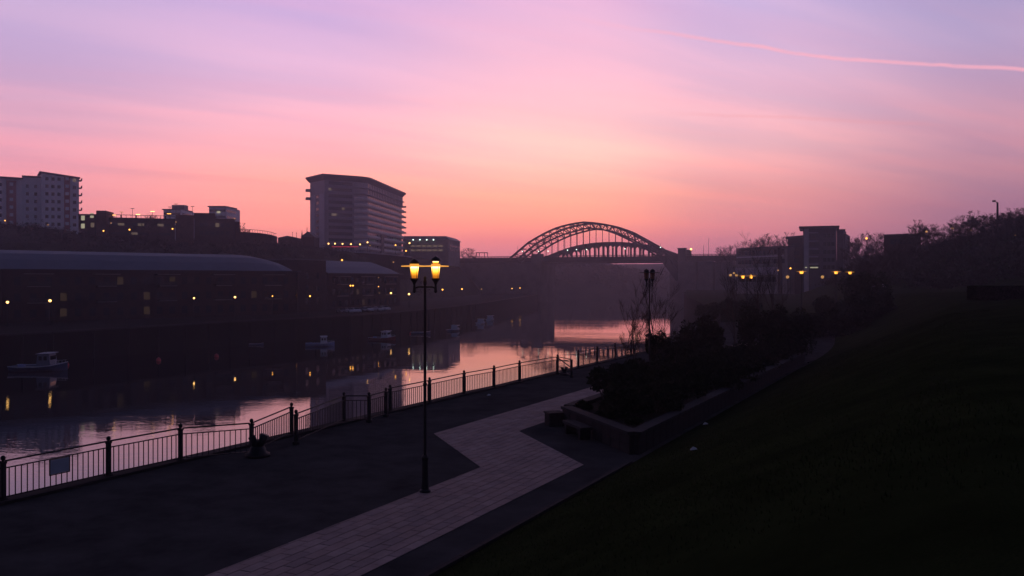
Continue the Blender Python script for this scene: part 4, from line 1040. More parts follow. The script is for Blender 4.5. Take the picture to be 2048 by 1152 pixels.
# left wing stepping down
LA = (X(1576, 336), 336); LB = (X(1605.6, 334), 334)
part(block(MB(), LA, LB, 14, 6, Z(474, 328)), 'wall', 'dbrick', o)
part(MB().prism([(X(1571, 334), 334), (X(1606, 332), 332), (X(1604, 350), 350), (X(1573, 350), 350)], Z(473.9, 328), [Z(473.5, 328) + .3, Z(468.5, 325), Z(468.5, 325), Z(473.5, 328) + .3]), 'roof', 'roofd', o)
windows(o, LA, LB, fz[1:], 2, 1.6, 1.6)
o = thing('campus_wing', 'long low campus wing with a pale band left of the stepped tower', 'building', (X(1520, 350), 350, 8))
WA_, WB_ = (X(1472, 366), 366), (X(1575, 334), 334)
f, L, d, ang = fr(WA_, WB_)
zt = Z(499, 362)
part(MB().prism([f(0, 0), f(L, 0), f(L, 16), f(0, 16)], 6, zt), 'wall', 'concrete', o)
part(MB().prism([f(2, -1.4), f(L, -1.4), f(L, 17), f(2, 17)], zt + .02, zt + .5), 'roof', 'roofd', o)
part(MB().box((*f(L * .48, -.2), zt - 3.2), (L * .9, .4, .5), ang), 'pale_fascia', 'hotelp', o)
part(MB().box((*f(L * .42, -.25), zt - 9.0), (L * .84, .5, 3.0), ang), 'pale_wall_band', 'hotelw', o)
windows(o, f(0, 0), f(L, 0), [zt - 5.2, zt - 1.6], 13, 2.0, 1.7)
windows(o, f(0, 0), f(L * .84, 0), [zt - 12.2], 10, 2.0, 2.0)
part(MB().box((*f(L * .88, -.4), (6 + zt) / 2), (1.6, .8, zt - 6.4), ang), 'brick_fin', 'dbrick', o)
rlm = [(1461, 550, 'd', 250, .4), (1468, 546, 'd', 255, .3), (1473, 550, 'd', 250, .4), (1556, 540.5, 'd', 330, .3), (1581, 536.5, 'y', 326, .3), (1575, 553.5, 'd', 260, .5), (1645, 553.5, 'd', 260, .5), (1733, 476.5, 'y', 240, .28), (1853, 463, 'd', 210, .26), (1905, 456, 'd', 205, .26), (1943, 460, 'd', 205, .22), (2030, 470, 'd', 190, .2)]
lbs = ['leftmost of three faint quay lamps left of the glowing double lamp', 'top one of three faint quay lamps left of the glowing double lamp', 'rightmost of three faint quay lamps left of the glowing double lamp', 'faint lamp under the pale band of the low campus wing', 'orange lamp at the left foot of the stepped tower', 'dim lamp between the glowing double lamp and the tower', 'dim lamp below the right half of the stepped tower', 'orange lamp in the sky gap right of the stepped tower', 'orange lamp in the bare tree over the flat roofed hall', 'faint lamp left in the tallest hilltop tree', 'faint lamp right in the tallest hilltop tree', 'faint red lamp on the slope at the right edge']
for (px, py, k, D, r_), lb in zip(rlm, lbs):
    a = at(px, py, D); small_lamp('hill_lamp', a, min(a[2] - 2.5, max(6, gn(a[0], a[1]))), lb, 'lamp', MM[k], r_)
# flat roofed hall on the right hill
o = thing('flat_hall', 'low flat roofed hall half hidden by trees on the right hill', 'building', (X(1790, 232), 232, 15))
part(MB().prism([(X(1768, 232), 232), (X(1842, 228), 228), (X(1842, 244), 244), (X(1769, 247), 247)], 12, Z(471, 232)), 'wall', 'dbrick', o)
part(block(MB(), (X(1766, 231.5), 231.5), (X(1845, 226.5), 226.5), 18, Z(470.9, 232), Z(469, 232)), 'roof', 'roofd', o)
windows(o, (X(1768, 232), 232), (X(1842, 228), 228), [Z(483, 231)], 4, 1.4, 1.4)
# floodlight mast
a = at(1995, 405, 190); gz = gn(a[0], a[1]); o = thing('floodlight_mast', 'tall thin floodlight mast on the right hillside skyline', 'lamp post', (a[0], a[1], gz))
part(MB().lathe([(.3, 0), (.22, 6), (.2, a[2] - gz)], k=8), 'pole', 'iron', o, world=False)
part(MB().bar((0, 0, a[2] - gz), (-.65, 0, a[2] - gz + .25), .12).box((-.75, 0, a[2] - gz + .3), (.5, .5, .35)), 'lamp_head', 'iron', o, world=False)
# pale shed and hedge block
def pale(px, py, D, w, h, lb, m_='hotelp', nm='shed', cat='shed'):
    a = at(px, py, D); gz = gn(a[0], a[1]); o = thing(nm, lb, cat, (a[0], a[1], gz))
    part(MB().box((0, 0, h * .4), (w, 2.4, h * .8)), 'wall', 'dbrick', o, world=False)
    part(MB().prism([(-w / 2 - .2, -1.4), (w / 2 + .2, -1.4), (w / 2 + .2, 1.4), (-w / 2 - .2, 1.4)], h * .81, [h, h * 1.05, h * 1.05, h]), 'roof', m_, o, world=False)
pale(1745, 545, 150, 3.0, 2.2, 'small pale roofed shed on the lawn edge below the flat roofed hall')

# ------------------------------------------------------------------ raised bed, bench
A_, B_, C_, D_2 = ts(33.6, 8.4), ts(29.0, 12.9), ts(66.0, 12.9), ts(66.0, 8.4)
pb = thing('raised_bed', 'raised planting bed with a low block wall beside the zig zag path', 'planter', (B_[0], B_[1], 8))
def wallrun(a, b_, hgt, th=.36):
    a = Vector(a); b_ = Vector(b_); L = (b_ - a).length; d = (b_ - a) / L; ang = math.atan2(d.y, d.x); n_ = int(L / .78)
    for c in range(2):
        me = MB().box((0, 0, 0), (L / n_ - .02, th, .33), bev=.02).mesh('wall_block', 'stone')
        for i in range(n_):
            q = a + d * (L * (i + (.5 if c == 0 else .5)) / n_)
            inst(me, 'wall_block', pb, (q.x, q.y, 8.17 + .34 * c), ang + random.uniform(-.006, .006))
    me = MB().box((0, 0, 0), (L / n_ * 1.0 - .015, th + .14, .1), bev=.02).mesh('coping_stone', 'coping')
    for i in range(n_):
        q = a + d * (L * (i + .5) / n_); inst(me, 'coping_stone', pb, (q.x, q.y, 8.74 + random.uniform(-.003, .003)), ang)
wallrun(A_, B_, .8); wallrun(B_, C_, .8); wallrun(ts(33.9, 8.4), D_2, .8)
part(MB().prism([ts(33.7, 8.6), ts(29.4, 12.7), ts(66, 12.7), ts(66, 8.6)], 8.02, 8.62), 'soil', 'soil', pb)
# inner mortar core
bn = thing('park_bench', 'low pale slab bench against the end wall of the raised bed', 'bench', (*ts(30.6, 10.6), 8))
sd = math.atan2(B_[1] - A_[1], B_[0] - A_[0]); q = Vector(lerp(A_, B_, .40)); nrm = Vector((math.sin(sd), -math.cos(sd)));
if nrm.dot(Vector(ts(25, 9)) - q) < 0: nrm = -nrm
q = q + nrm * .55
part(MB().box((q.x, q.y, 8.44), (1.9, .5, .1), sd, bev=.02), 'seat', 'coping', bn)
dq = Vector((math.cos(sd), math.sin(sd)))
for s_ in (-.7, .7): part(MB().box((q.x + dq.x * s_, q.y + dq.y * s_, 8.195), (.18, .42, .39), sd), 'leg', 'stone', bn)
q = Vector(A_) + nrm * .5 - dq * .1
solo(MB().box((q.x, q.y, 8.25), (.62, .62, .5), sd, bev=.04).box((q.x, q.y, 8.53), (.7, .7, .06), sd, bev=.04), 'stone_plinth', 'stone', 'square dark stone plinth at the left corner of the raised bed', 'plinth', (q.x, q.y, 8))

# ------------------------------------------------------------------ vegetation generators
def bare_tree(name_seed, H, spread, levels=4, r0=None, lean=0.0, rmin=.004, kids=(3, 4), first=.25):
    rnd = random.Random(name_seed); tr, cr = MB(), MB(); r0 = r0 or H * .012
    def grow(p0, d0, L, r, lev):
        n_ = 4; pts = [p0]; rad = [r]; d_ = d0.copy(); p_ = p0.copy()
        for i in range(n_):
            d_ = (d_ + Vector((rnd.uniform(-.14, .14), rnd.uniform(-.14, .14), rnd.uniform(-.02, .12)))).normalized()
            p_ = p_ + d_ * (L / n_); pts.append(p_.copy()); rad.append(r * (1 - .6 * (i + 1) / n_))
        (tr if lev == 0 else cr).tube(pts, rad, 7 if lev == 0 else (4 if lev < 2 else 3), cap=False)
        if lev >= levels: return
        kn = rnd.randint(*kids) + (3 if lev == 0 else 0)
        for j in range(kn):
            t = first + (1 - first) * (j + rnd.random()) / kn; t = min(.98, t) if lev == 0 else rnd.uniform(.2, 1)
            i = min(n_ - 1, int(t * n_)); q = pts[i].lerp(pts[i + 1], t * n_ - i)
            a = rnd.uniform(0, 6.283); tilt = rnd.uniform(.45, .95) * spread
            ax = Vector((math.cos(a), math.sin(a), 0)); nd = (d_ * math.cos(tilt) + ax * math.sin(tilt)).normalized()
            grow(q, nd, L * rnd.uniform(.42, .66), max(rmin, r * (1 - .6 * t) * .55), lev + 1)
    grow(Vector((0, 0, -.1)), Vector((lean, 0, 1)).normalized(), H * .72, r0, 0)
    return tr, cr
def bush_mesh(seed, rx, ry, rz_, n_, leaf, clumps=12, name='foliage', m_='leaf', lift=.9):
    rnd = random.Random(seed); cl = []
    for i in range(clumps):
        a = rnd.uniform(0, 6.283); e = rnd.uniform(-.2, 1.0) ; r_ = rnd.uniform(.35, .8)
        cl.append((Vector((math.cos(a) * math.cos(e) * r_, math.sin(a) * math.cos(e) * r_, max(-.2, math.sin(e)) * r_)), rnd.uniform(.25, .42)))
    vs, fs = [], []
    for i in range(n_):
        c_, cr_ = rnd.choice(cl); v_ = Vector((rnd.gauss(0, 1), rnd.gauss(0, 1), rnd.gauss(0, 1))).normalized() * cr_ * (rnd.random() ** .3)
        q = c_ + v_; q = Vector((q.x * rx, q.y * ry, (q.z + .35) * rz_ * lift))
        if q.z < 0: q.z = rnd.uniform(0, .2)
        n1 = Vector((rnd.gauss(0, 1), rnd.gauss(0, 1), rnd.gauss(0, 1))).normalized(); n2 = n1.cross(Vector((rnd.gauss(0, 1), rnd.gauss(0, 1), .3))).normalized()
        s_ = leaf * rnd.uniform(.6, 1.5); o = len(vs)
        vs += [q - n1 * s_, q + n2 * s_ * .45, q + n1 * s_, q - n2 * s_ * .45]; fs.append((o, o + 1, o + 2, o + 3))
    mb = MB(); mb.v = [tuple(q) for q in vs]; mb.f = fs; return mb.mesh(name, m_)
def stems_mesh(seed, h, spread, n_=6):
    rnd = random.Random(seed); mb = MB()
    for i in range(n_):
        a = rnd.uniform(0, 6.28); tip = (math.cos(a) * spread * rnd.random(), math.sin(a) * spread * rnd.random(), h * rnd.uniform(.6, 1))
        mb.tube([(0, 0, -.1), (tip[0] * .4, tip[1] * .4, tip[2] * .5), tip], [.04, .025, .01], 4)
    return mb.mesh('stem', 'bark')
def shrub(name, label, loc, rx, ry, rz_, n_, leaf, seed, group=None, clumps=12):
    o = thing(name, label, 'shrub', loc, group)
    part(bush_mesh(seed, rx, ry, rz_, n_, leaf, clumps), 'foliage', None, o); part(stems_mesh(seed, rz_ * .9, rx * .5), 'stem', None, o)
    return o
def tree(name, label, loc, H, spread, seed, levels=4, group=None, cat='tree', **kw):
    o = thing(name, label, cat, loc, group); tr, cr = bare_tree(seed, H, spread, levels, **kw)
    part(tr, 'trunk', 'bark', o, world=False); part(cr, 'crown', 'twig', o, world=False); return o

# hedge and shrubs in the raised bed
def bedpt(t, s): q = ts(t, s); return (q[0], q[1], 8.6)
bs = [(35.6, 9.4, 1.55, 1.4, 2.0, 'broad dense shrub at the left corner of the raised bed'), (37.2, 10.6, 1.7, 1.5, 1.6, 'dense shrub second from the raised bed corner'), (33.2, 11.0, 1.3, 1.1, 1.3, 'low shrub near the bench end of the raised bed'),
      (40, 9.9, 1.9, 1.6, 1.7, 'third dense shrub along the raised bed, below the saplings'), (43.2, 10.3, 1.9, 1.6, 1.5, 'fourth dense shrub along the raised bed'), (46.5, 10.2, 1.9, 1.7, 1.35, 'shrub halfway along the raised bed'),
      (50, 10.6, 1.9, 1.5, 1.2, 'shrub past the middle of the raised bed'), (54, 10.6, 2.1, 1.6, 1.2, 'shrub towards the far end of the raised bed'), (58.5, 10.4, 2.2, 1.7, 1.1, 'second last shrub of the raised bed'), (63, 10.6, 2.2, 1.7, 1.1, 'last shrub at the far end of the raised bed')]
for i, (t, s, a, b_, c_, lb) in enumerate(bs): shrub('bed_shrub', lb, bedpt(t, s), a, b_, c_, 4200, .085, 40 + i, 'shrubs in the raised bed')
for i, (t, s) in enumerate(((32.0, 10.6), (34.3, 8.95), (31.2, 12.1))):
    q = ts(t, s); o = thing('trailing_plant', ['low leafy plant behind the bench', 'small spiky plant spilling over the bed corner', 'low leafy plant at the front corner of the bed'][i], 'plant', (q[0], q[1], 8.6), 'low plants in the raised bed'); part(bush_mesh(80 + i, .5, .5, .35, 700, .05, 6), 'foliage', None, o)
for i in range(8):
    t = 34.5 + i * 4.1; shrub('low_bed_shrub', f'{ORD[i]} low shrub from the bench end along the lawn side of the raised bed', bedpt(t, 12.0), 1.7, .8, 1.0, 1800, .08, 60 + i, 'low shrubs on the lawn side of the raised bed')
# saplings
sap = [(1268, 56, 4.6, .55, 'left bare sapling between the railing and the unlit lamp', 11), (1310, 61, 5.2, .45, 'tallest bare sapling just right of the unlit lamp', 12), (1322, 58, 3.9, .6, 'leafy topped small sapling right of the unlit lamp', 14), (1252, 59, 3.1, .7, 'small twiggy sapling left of the unlit lamp', 15), (1470, 80, 6.0, .55, 'thin bare tree between the bushes left of the glowing lamp', 16), (1520, 76, 7.2, .6, 'bare tree standing behind the big round bush', 17), (1556, 84, 8.0, .6, 'right bare tree behind the big round bush', 18)]
for px, Yv, H, spd, lb, sd_ in sap:
    xx = X(px, Yv); tree('bare_sapling', lb, (xx, Yv, 8.0 if Yv > 62 else 8.3), H, spd, sd_, 4, 'bare saplings by the promenade', kids=(4, 5), first=.1, rmin=.006)
# evergreen bushes with uneven tops
eb = [(1312, 57, 1.0, 2.4, 'slim dark evergreen beside the unlit lamp', 2400), (1385, 60, 1.4, 3.2, 'left peaked evergreen bush right of the unlit lamp', 3600), (1418, 63, 1.3, 3.1, 'right peaked evergreen bush right of the unlit lamp', 3600), (1349, 58, .9, 2.0, 'short evergreen between the lamp and the peaked bushes', 1800),
      (1530, 68, 2.3, 3.9, 'big round dark bush in front of the glowing lamp', 9000), (1578, 66, 1.9, 3.1, 'dark bush leaning on the right of the big round bush', 6000)]
for i, (px, Yv, r_, h_, lb, n_) in enumerate(eb): shrub('evergreen_bush', lb, (X(px, Yv), Yv, 8.1), r_, r_, h_, n_, .11, 100 + i, 'evergreen bushes by the promenade', clumps=16)
# hedge mass right of them
hb = [(1650, 92, 2.6, 2.4), (1690, 90, 2.6, 2.8), (1725, 94, 2.6, 3.2), (1760, 96, 2.2, 2.6), (1620, 104, 2.8, 2.4), (1668, 120, 3.0, 3.0), (1745, 116, 3.2, 5.0), (1715, 128, 3, 4)]
for i, (px, Yv, r_, h_) in enumerate(hb):
    shrub('border_shrub', 'dark border shrub right of the big round bush, ' + ['nearest its foot', 'low and broad', 'at the lawn edge', 'at the right end', 'low behind the left one', 'behind the low ones', 'tallest of all', 'just left of the tallest'][i], (X(px, Yv), Yv, gn(X(px, Yv), Yv) - .1), r_, r_ * .8, h_, 3600, .14, 120 + i, 'shrubs in the border')
# clipped dark hedge block at the right edge
a = at(1996, 626, 62); o = thing('clipped_hedge', 'long clipped dark hedge on the lawn at the right edge', 'hedge', (a[0], a[1], gn(a[0] , a[1])))
rnd = random.Random(5); mb = MB(); 
for i in range(9000):
    q = Vector((rnd.uniform(-1.9, 3.4), rnd.uniform(-.6, .6), rnd.uniform(0, 1.0)))
    if rnd.random() < .7:
        k = rnd.choice('fbt'); 
        if k == 'f': q.y = -.6 + rnd.uniform(0, .08)
        elif k == 't': q.z = 1.0 - rnd.uniform(0, .06)
        else: q.x = -1.9 + rnd.uniform(0, .1)
    n1 = Vector((rnd.gauss(0, 1), rnd.gauss(0, 1), rnd.gauss(0, 1))).normalized() * .05; n2 = n1.cross(Vector((.3, .2, 1))).normalized() * .025
    mb.add([q - n1, q + n2, q + n1, q - n2], [(0, 1, 2, 3)])
part(mb, 'foliage', 'leaf', o, world=False)
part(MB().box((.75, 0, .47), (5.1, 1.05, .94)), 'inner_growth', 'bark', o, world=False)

# hillside trees
protos = [tree('bare_tree', 'far left bare tree on the skyline over the flat roofed hall', (X(1830, 226), 226, 16), 9, .8, 31, 5, 'bare trees on the right hill', rmin=.018, kids=(4, 5))]
for i, (H, sp__, sd_) in enumerate(((10, .9, 32), (8, 1.0, 33))):
    protos.append(tree('bare_tree', ['bare tree between the flat roofed hall and the tallest hilltop tree', 'low wide bare tree on the skyline'][i], (X((1860, 1884)[i], 226), 226, 16), H, sp__, sd_, 5, 'bare trees on the right hill', rmin=.018, kids=(4, 5)))
spots = [(1830, 450, 222), (1858, 453, 218), (1880, 462, 215), (1912, 448, 205), (1932, 436, 202), (1948, 428, 202), (1960, 440, 200), (1985, 432, 192), (2010, 432, 190), (2035, 426, 188), (2060, 420, 188), (1974, 445, 196), (1994, 436, 190), (2024, 428, 189), (2046, 424, 188), (1990, 440, 188.5), (2018, 434, 187.5), (2040, 430, 187), (1938, 442, 203), (1922, 450, 204), (1954, 438, 201), (1844, 458, 220), (1870, 458, 217), (1899, 458, 208),
         (1712, 486, 300), (1728, 484, 300), (1746, 480, 300), (1700, 492, 320), (1760, 478, 285), (1755, 500, 200), (1785, 492, 190), (1815, 470, 215), (1845, 474, 205), (1775, 515, 175), (1810, 505, 175), (1850, 495, 180), (1890, 480, 185), (1930, 465, 185), (1970, 460, 180), (2015, 455, 175),
         (1492, 491, 400), (1510, 487, 400), (1525, 482, 398), (1540, 480, 396), (1556, 479, 394), (1570, 478, 392), (1455, 498, 480), (1441, 501, 482), (1700, 530, 170), (1735, 525, 165)]
def place(o, px, ytop, D, H):
    xx = X(px, D); gz = gn(xx, D); top = Z(ytop, D); s_ = max(.35, (top - gz) / (H * 1.05))
    if s_ > 1.6: gz = top - H * 1.05 * 1.6; s_ = 1.6
    o.location = (xx, D, gz); o.scale = (max(s_, .8), max(s_, .8), s_); o.rotation_euler = (0, 0, random.uniform(0, 6.28))
Hs = [9, 10, 8]
def where(px, y_, D):
    if px < 1470: return 'on the right bridge approach skyline'
    if px < 1580: return 'behind the roof of the low campus wing'
    if D >= 285: return 'in the sky gap right of the stepped tower'
    if D > 198 and px < 1895: return 'around the flat roofed hall skyline'
    if D > 198: return 'in the tall hilltop clump left of the floodlight mast'
    if px > 1975 and D > 186: return 'on the hill crest by the floodlight mast'
    return 'on the dark slope under the hill crest'
cnt = {}
for px, D, r_, h_ in ((1432, 128, 2.2, 1.8), (1450, 138, 2.6, 2.2), (1478, 132, 2.4, 1.7), (1420, 150, 2.6, 2.2), (1500, 150, 3.0, 2.6), (1462, 165, 3.0, 2.4)):
    shrub('bank_shrub', 'x', (X(px, D), D, 7.9), r_, r_, h_, 2500, .16, int(px), 'shrubs on the river bank')['label'] = {1432: 'dark bank shrub left of the glowing lamp pole, nearest the water', 1450: 'dark bank shrub just left of the glowing lamp pole', 1478: 'dark bank shrub behind the glowing lamp pole', 1420: 'leftmost dark bank shrub against the bridge pier', 1500: 'dark bank shrub right of the glowing lamp pole', 1462: 'tall dark bank shrub farthest back by the glowing lamp'}[px]
for i, (px, yt, D) in enumerate(spots):
    k = i % 3; o = protos[k] if i < 3 else dup(protos[k], (0, 0, 0))
    place(o, px, yt, D, Hs[k]); w_ = where(px, yt, D); cnt.setdefault(w_, []).append((px, o))
for w_, l_ in cnt.items():
    l_.sort(key=lambda q: q[0])
    for i, (px, o) in enumerate(l_): o['label'] = f'{ORD[i]} bare tree from the left {w_}'
# dense scrub on the right hill, read as one mass
def scatter(name, pts, size, m_, seed, up_=1.0):
    rnd = random.Random(seed); mb = MB()
    for (xx, yy_, zz_, s_) in pts:
        for _ in range(9):
            q = Vector((xx + rnd.gauss(0, .5) * s_, yy_ + rnd.gauss(0, .5) * s_, zz_ + abs(rnd.gauss(0, .5)) * s_ * up_))
            n1 = Vector((rnd.gauss(0, 1), rnd.gauss(0, 1), rnd.gauss(.6, 1))).normalized() * size * rnd.uniform(.5, 1.4); n2 = n1.cross(Vector((rnd.random(), rnd.random(), rnd.random()))).normalized() * size * .25
            mb.add([q - n1, q + n2, q + n1, q - n2], [(0, 1, 2, 3)])
    o = struct(mb, name, m_, 'stuff'); return o
rnd = random.Random(9); pts = []
while len(pts) < 9000:
    D = rnd.uniform(135, 330); px = rnd.uniform(1650, 2250); xx = X(px, D); d, Yq = nearest(np0, xx, D)
    if d < 34 + (25 if D > 270 else 0): continue
    pts.append((xx, D, gn(xx, D) - .2, rnd.uniform(1.0, 2.4)))
scatter('hillside_scrub', pts, .34, 'twig', 3)
pts = []
while len(pts) < 6500:
    D = rnd.uniform(180, 420); px = rnd.uniform(-200, 900); xx = X(px, D); d, Yq = nearest(sp_, xx, D); gz = gs(xx, D)
    if gz < 7 or gz > 32 or d > 130: continue
    if 590 < px < 830 and D > 365: continue
    pts.append((xx, D, gz - .2, rnd.uniform(.9, 2.2)))
scatter('south_bank_scrub', pts, .5, 'twig', 4)
pts = []
for i in range(5200):
    xx = rnd.uniform(-60, 330); yv = rnd.uniform(690, 790); k = sm((xx - 70) / 50); zz_ = interp([(q[0] + 60 * k, q[1]) for q in rows], yv) - 2 * k
    pts.append((xx, yv, zz_ - .5, rnd.uniform(1.5, 3.6)))
scatter('far_woodland', pts, 1.1, 'twig', 5)
# rounded trees on the far skyline left of the bridge
for i, (px, yt, D) in enumerate(((928, 503, 548), (940, 502, 550), (948, 506, 552), (908, 500, 556), (300, 442, 283), (310, 440, 283), (488, 456, 305))):
    o = dup(protos[i % 3], (0, 0, 0)); xx = X(px, D); tp = Z(yt, D); o.location = (xx, D, tp - 8); o.scale = (1.0, 1.0, .85); o.rotation_euler = (0, 0, i)
    o['label'] = ['bare tree second left of the skyline gantry', 'bare tree left of the skyline gantry', 'low bare tree touching the skyline gantry', 'bare tree against the grey office end', 'left one of two bare trees poking over the car park parapet', 'right one of two bare trees poking over the car park parapet', 'small bare tree at the right end of the ridge block'][i]; o['group'] = 'bare trees on the far bank skyline'

# lawn grass, near part
rnd = random.Random(21); mb = MB()
for i in range(60000):
    s = 13.4 + rnd.random() ** 1.4 * 11; t = rnd.uniform(9, 62); q = ts(t, s); zz_ = zn(s, q[0], q[1], q[1])
    h = rnd.uniform(.025, .055); a = rnd.uniform(0, 3.14); w_ = .007; lx = rnd.uniform(-.03, .03)
    mb.add([(q[0] - math.cos(a) * w_, q[1] - math.sin(a) * w_, zz_ - .01), (q[0] + math.cos(a) * w_, q[1] + math.sin(a) * w_, zz_ - .01), (q[0] + lx, q[1] + lx, zz_ + h)], [(0, 1, 2)])
struct(mb, 'lawn_grass', 'blade', 'stuff')

# ------------------------------------------------------------------ boats, buoys, cars, litter
def boat(px, py, L, rz, label, hull, cabin_m, cabin=True, seed=0, mast=False):
    Yv = 24780 / (py - HOR); o = thing('fishing_boat' if cabin else 'rowing_boat', label, 'boat', (X(px, Yv), Yv, 0), 'moored boats', rz)
    st = [(-.5, .34, .62, .1), (-.3, .42, .56, 0), (0, .46, .56, 0), (.25, .38, .66, 0), (.42, .18, .86, .0), (.5, .02, 1.0, .1)]
    mb = MB(); B = L * .17 / .46
    sc2 = L / 8.0
    for xs, hw, zt_, kz in st:
        w_ = hw * B * 1.7; 
        mb.v += [(xs * L, -w_, zt_ * 1.3 * sc2), (xs * L, -w_ * .86, .25 * sc2), (xs * L, -w_ * .35, -.35 * sc2), (xs * L, w_ * .35, -.35 * sc2), (xs * L, w_ * .86, .25 * sc2), (xs * L, w_, zt_ * 1.3 * sc2)]
    for i in range(len(st) - 1):
        for j in range(5): q = i * 6 + j; mb.f.append((q, q + 6, q + 7, q + 1))
    mb.f.append((0, 1, 2, 3, 4, 5)); 
    for i in range(len(st) - 1):  # deck a little below the gunwale
        pass
    h_ = part(mb, 'hull', hull, o, world=False)
    dk = MB(); 
    for xs, hw, zt_, kz in st: w_ = hw * B * 1.62; dk.v += [(xs * L, -w_, zt_ * 1.3 * sc2 - .18), (xs * L, w_, zt_ * 1.3 * sc2 - .18)]
    for i in range(len(st) - 1): dk.f.append((2 * i, 2 * i + 1, 2 * i + 3, 2 * i + 2))
    part(dk, 'deck', 'concrete', o, world=False)
    for sy in (-1, 1):
        part(MB().tube([(xs * L, sy * hw * B * 1.72, zt_ * 1.3 * sc2) for xs, hw, zt_, kz in st], .07 * sc2, 5), 'gunwale', 'white' if hull != 'white' else 'bluep', o, world=False)
    if cabin:
        zb = .7 * sc2; cw = B * .42 * 1.5; cx0 = .16 * L; ch_ = 1.9 * sc2
        c0 = part(MB().prism([(cx0 - .15 * L, -cw), (cx0 + .1 * L, -cw * .85), (cx0 + .1 * L, cw * .85), (cx0 - .15 * L, cw)], zb - .1, zb + ch_, [(cx0 - .13 * L, -cw * .9), (cx0 + .06 * L, -cw * .75), (cx0 + .06 * L, cw * .75), (cx0 - .13 * L, cw * .9)]), 'cabin', cabin_m, o, world=False)
        part(MB().box((cx0 - .03 * L, 0, zb + ch_ + .06), (.25 * L, cw * 2.1, .1)), 'cabin_roof', cabin_m, o, world=False)
        for sy in (-1, 1):
            for k in (-.08, .01): part(MB().box((cx0 + k * L, sy * cw * .93, zb + ch_ * .68), (.055 * L, .06, ch_ * .32)), 'window', 'glass', c0, world=False)
        part(MB().box((cx0 + .078 * L, 0, zb + ch_ * .68), (.05, cw * 1.2, ch_ * .32)), 'window', 'glass', c0, world=False)
        part(MB().bar((cx0 - .05 * L, 0, zb + ch_), (cx0 - .05 * L, 0, zb + ch_ + 1.6 * sc2), .07), 'mast', 'iron', o, world=False)
        for k in range(4): part(MB().bar(((.28 + .06 * k) * L, 0, .9 * sc2), ((.28 + .06 * k) * L, 0, 1.5 * sc2), .04), 'rail_post', 'white', o, world=False)
        part(MB().bar((.26 * L, 0, 1.5 * sc2), (.48 * L, 0, 1.6 * sc2), .04), 'bow_rail', 'white', o, world=False)
        part(MB().box((-.33 * L, 0, .75 * sc2), (.9 * sc2, .7 * sc2, .5 * sc2)), 'fish_box', 'bluep', o, world=False)
    else:
        for xs in (-.25, .1): part(MB().box((xs * L, 0, .5 * sc2), (.06 * L, B * .8, .06)), 'thwart', 'bark', o, world=False)
    return o
boat(80, 741, 8.0, R(8), 'dark blue fishing boat with a pale wheelhouse moored at the far left', 'navy', 'hullw')
boat(640, 692, 6.0, R(12), 'light blue fishing boat with white cabin below the far quay lamps', 'bluep', 'render')
boat(766, 680, 6.2, R(-15), 'red hulled boat with a low white cabin left of the lit double lamp', 'redh', 'white')
boat(513, 690, 3.0, R(5), 'small low rowing boat with a pale rim between the left boats', 'navy', 'white', False)
boat(908, 662, 4.6, R(60), 'small dark boat with a pale cabin right of the lit double lamp', 'navy', 'white')
boat(961, 648, 4.6, R(75), 'small white cabin boat seen from behind, left one of the far pair', 'white', 'white')
boat(980, 641, 4.8, R(80), 'small white cabin boat, right one of the far pair', 'white', 'white')
boat(842, 668, 5.0, R(-10), 'low dark blue open boat just behind the lit lamp pole', 'navy', 'white', False)
for i, (px, py) in enumerate(((133, 731), (317, 722), (433, 714), (822, 648))):
    Yv = 24780 / (py - HOR + (0 if px != 822 else 20)); o = thing('mooring_buoy', ['red buoy at the bow of the left blue boat', 'red buoy alone in the dark water, left of the other lone one', 'red buoy alone in the dark water, right of the other lone one', 'red buoy near the far wall left of the lamp pole'][i], 'buoy', (X(px, Yv), Yv, 0), 'red mooring buoys')
    part(MB().lathe([(.1, -.25), (.38, -.1), (.42, .15), (.3, .45), (.08, .6)], k=12), 'float', 'buoy', o, world=False, smooth=True); part(MB().tube([(0, 0, .6), (.07, 0, .7), (0, 0, .8)], .03, 5), 'ring', 'iron', o, world=False)
def car(px, py, D, rz, paint, label, lights=False):
    a = at(px, py, D); o = thing('parked_car', label, 'car', (a[0], a[1], gs(a[0], a[1])), 'cars parked on the far quay', rz)
    prof = [(-2.1, .35), (-2.15, .75), (-2.0, .95), (-1.5, 1.0), (-1.0, 1.42), (.4, 1.45), (1.0, 1.0), (1.9, .85), (2.1, .6), (2.05, .35)]
    mb = MB(); k = len(prof)
    for sy, ins in ((-.85, 0), (.85, 0)): mb.v += [(x_, sy * (1 if z_ < 1.05 else .86), z_) for x_, z_ in prof]
    mb.f += [tuple(range(k)), tuple(range(2 * k - 1, k - 1, -1))] + [(i, k + i, k + (i + 1) % k, (i + 1) % k) for i in range(k)]
    part(mb, 'body', paint, o, world=False)
    for sy in (-1, 1): part(MB().prism([(-1.25, sy * .80 - .03), (.75, sy * .80 - .03), (.75, sy * .80 + .03), (-1.25, sy * .80 + .03)], 1.03, 1.34), 'side_window', 'glass', o, world=False)
    part(MB().add([(.45, -.68, 1.43), (.45, .68, 1.43), (1.0, .74, 1.03), (1.0, -.74, 1.03)], [(0, 1, 2, 3)]), 'windscreen', 'glass', o, world=False)
    for xs in (-1.3, 1.3):
        for sy in (-1, 1): 
            w_ = part(MB().tube([(xs, sy * .72, .32), (xs, sy * .9, .32)], .32, 12), 'wheel', 'rubber', o, world=False)
    for sy in (-1, 1): part(MB().box((2.1, sy * .6, .65), (.06, .3, .14)), 'headlight', 'lampon' if lights and sy > 0 else 'white', o, world=False)
    return o
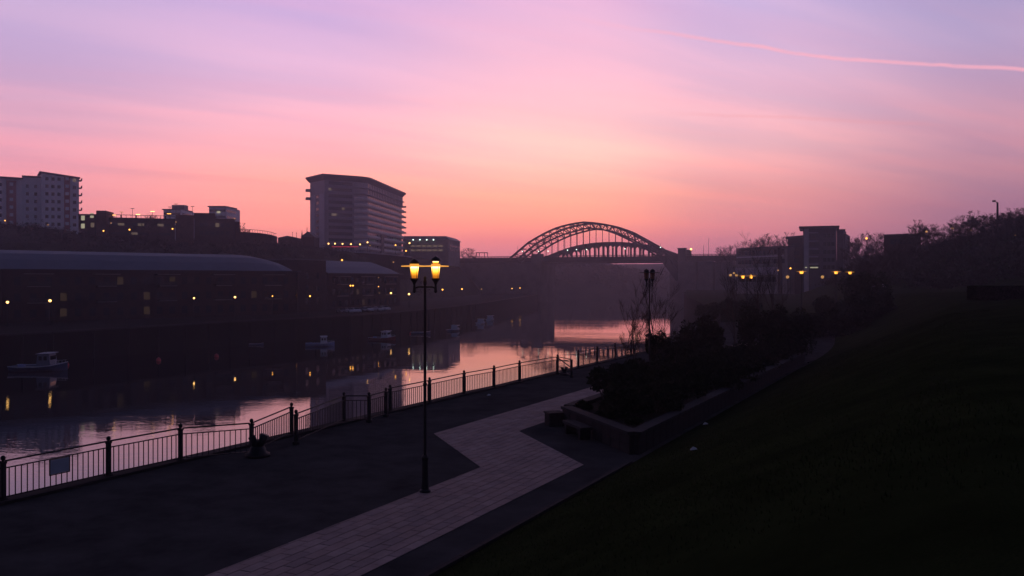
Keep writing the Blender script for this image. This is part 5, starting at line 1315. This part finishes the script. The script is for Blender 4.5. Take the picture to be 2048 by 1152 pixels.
cs = [(683, 620, 234, R(-60), 'carB', 'leftmost dark car of the row parked on the far quay'), (699, 621, 236, R(-55), 'carA', 'second car from the left, pale, on the far quay'), (711, 621, 238, R(-55), 'carA', 'third car from the left, pale, on the far quay'), (726, 620, 242, R(-50), 'carB', 'fourth car from the left, dark, on the far quay'), (735, 619, 246, R(-50), 'carA', 'fifth car from the left, pale, on the far quay'), (756, 618, 250, R(-50), 'carA', 'second car from the right end of the far quay row'), (769, 618, 254, R(-50), 'carA', 'rightmost pale car of the row parked on the far quay')]
for q in cs: car(*q)
for i, (px, Yv, zz_, lb) in enumerate(((977, 45.6, 8.0, 'white litter scrap on the asphalt by the railing'), (1410, 34, None, 'small white litter scrap on the lawn beside the raised bed'), (1386, 25, None, 'small white litter scrap in the middle of the lawn'))):
    xx = X(px, Yv); z0 = zz_ if zz_ else gn(xx, Yv); mb = MB()
    mb.add([(-.1, -.08, .01), (.12, -.05, .03), (.1, .09, .05), (-.06, .07, .02), (0, 0, .1)], [(0, 1, 4), (1, 2, 4), (2, 3, 4), (3, 0, 4)])
    o = bpy.data.objects.new('litter', mb.mesh('litter', 'litter')); COL.objects.link(o); o.location = (xx, Yv, z0 + .01); o['label'] = lb; o['category'] = 'litter'; o['group'] = 'scraps of litter'

# ------------------------------------------------------------------ evening haze over the river
hz = MB().prism([(-760, -90), (760, -90), (760, 1210), (-760, 1210)], -4.0, 66.0)
ho = struct(hz, 'haze', 'iron', 'stuff'); m = bpy.data.materials.new('evening_haze'); m.use_nodes = True
nt = m.node_tree; nt.nodes.remove(nt.nodes['Principled BSDF']); pv_ = nt.nodes.new('ShaderNodeVolumePrincipled')
pv_.inputs['Color'].default_value = (0.74, 0.76, 0.98, 1); pv_.inputs['Density'].default_value = 0.00041; pv_.inputs['Anisotropy'].default_value = 0.8
nt.links.new(pv_.outputs[0], nt.nodes['Material Output'].inputs['Volume'])
ho.data.materials.clear(); ho.data.materials.append(m)

for o in sc.objects:
    if 'label' in o and not (4 <= len(o['label'].split()) <= 16): print('LABEL', o.name, len(o['label'].split()), o['label'])
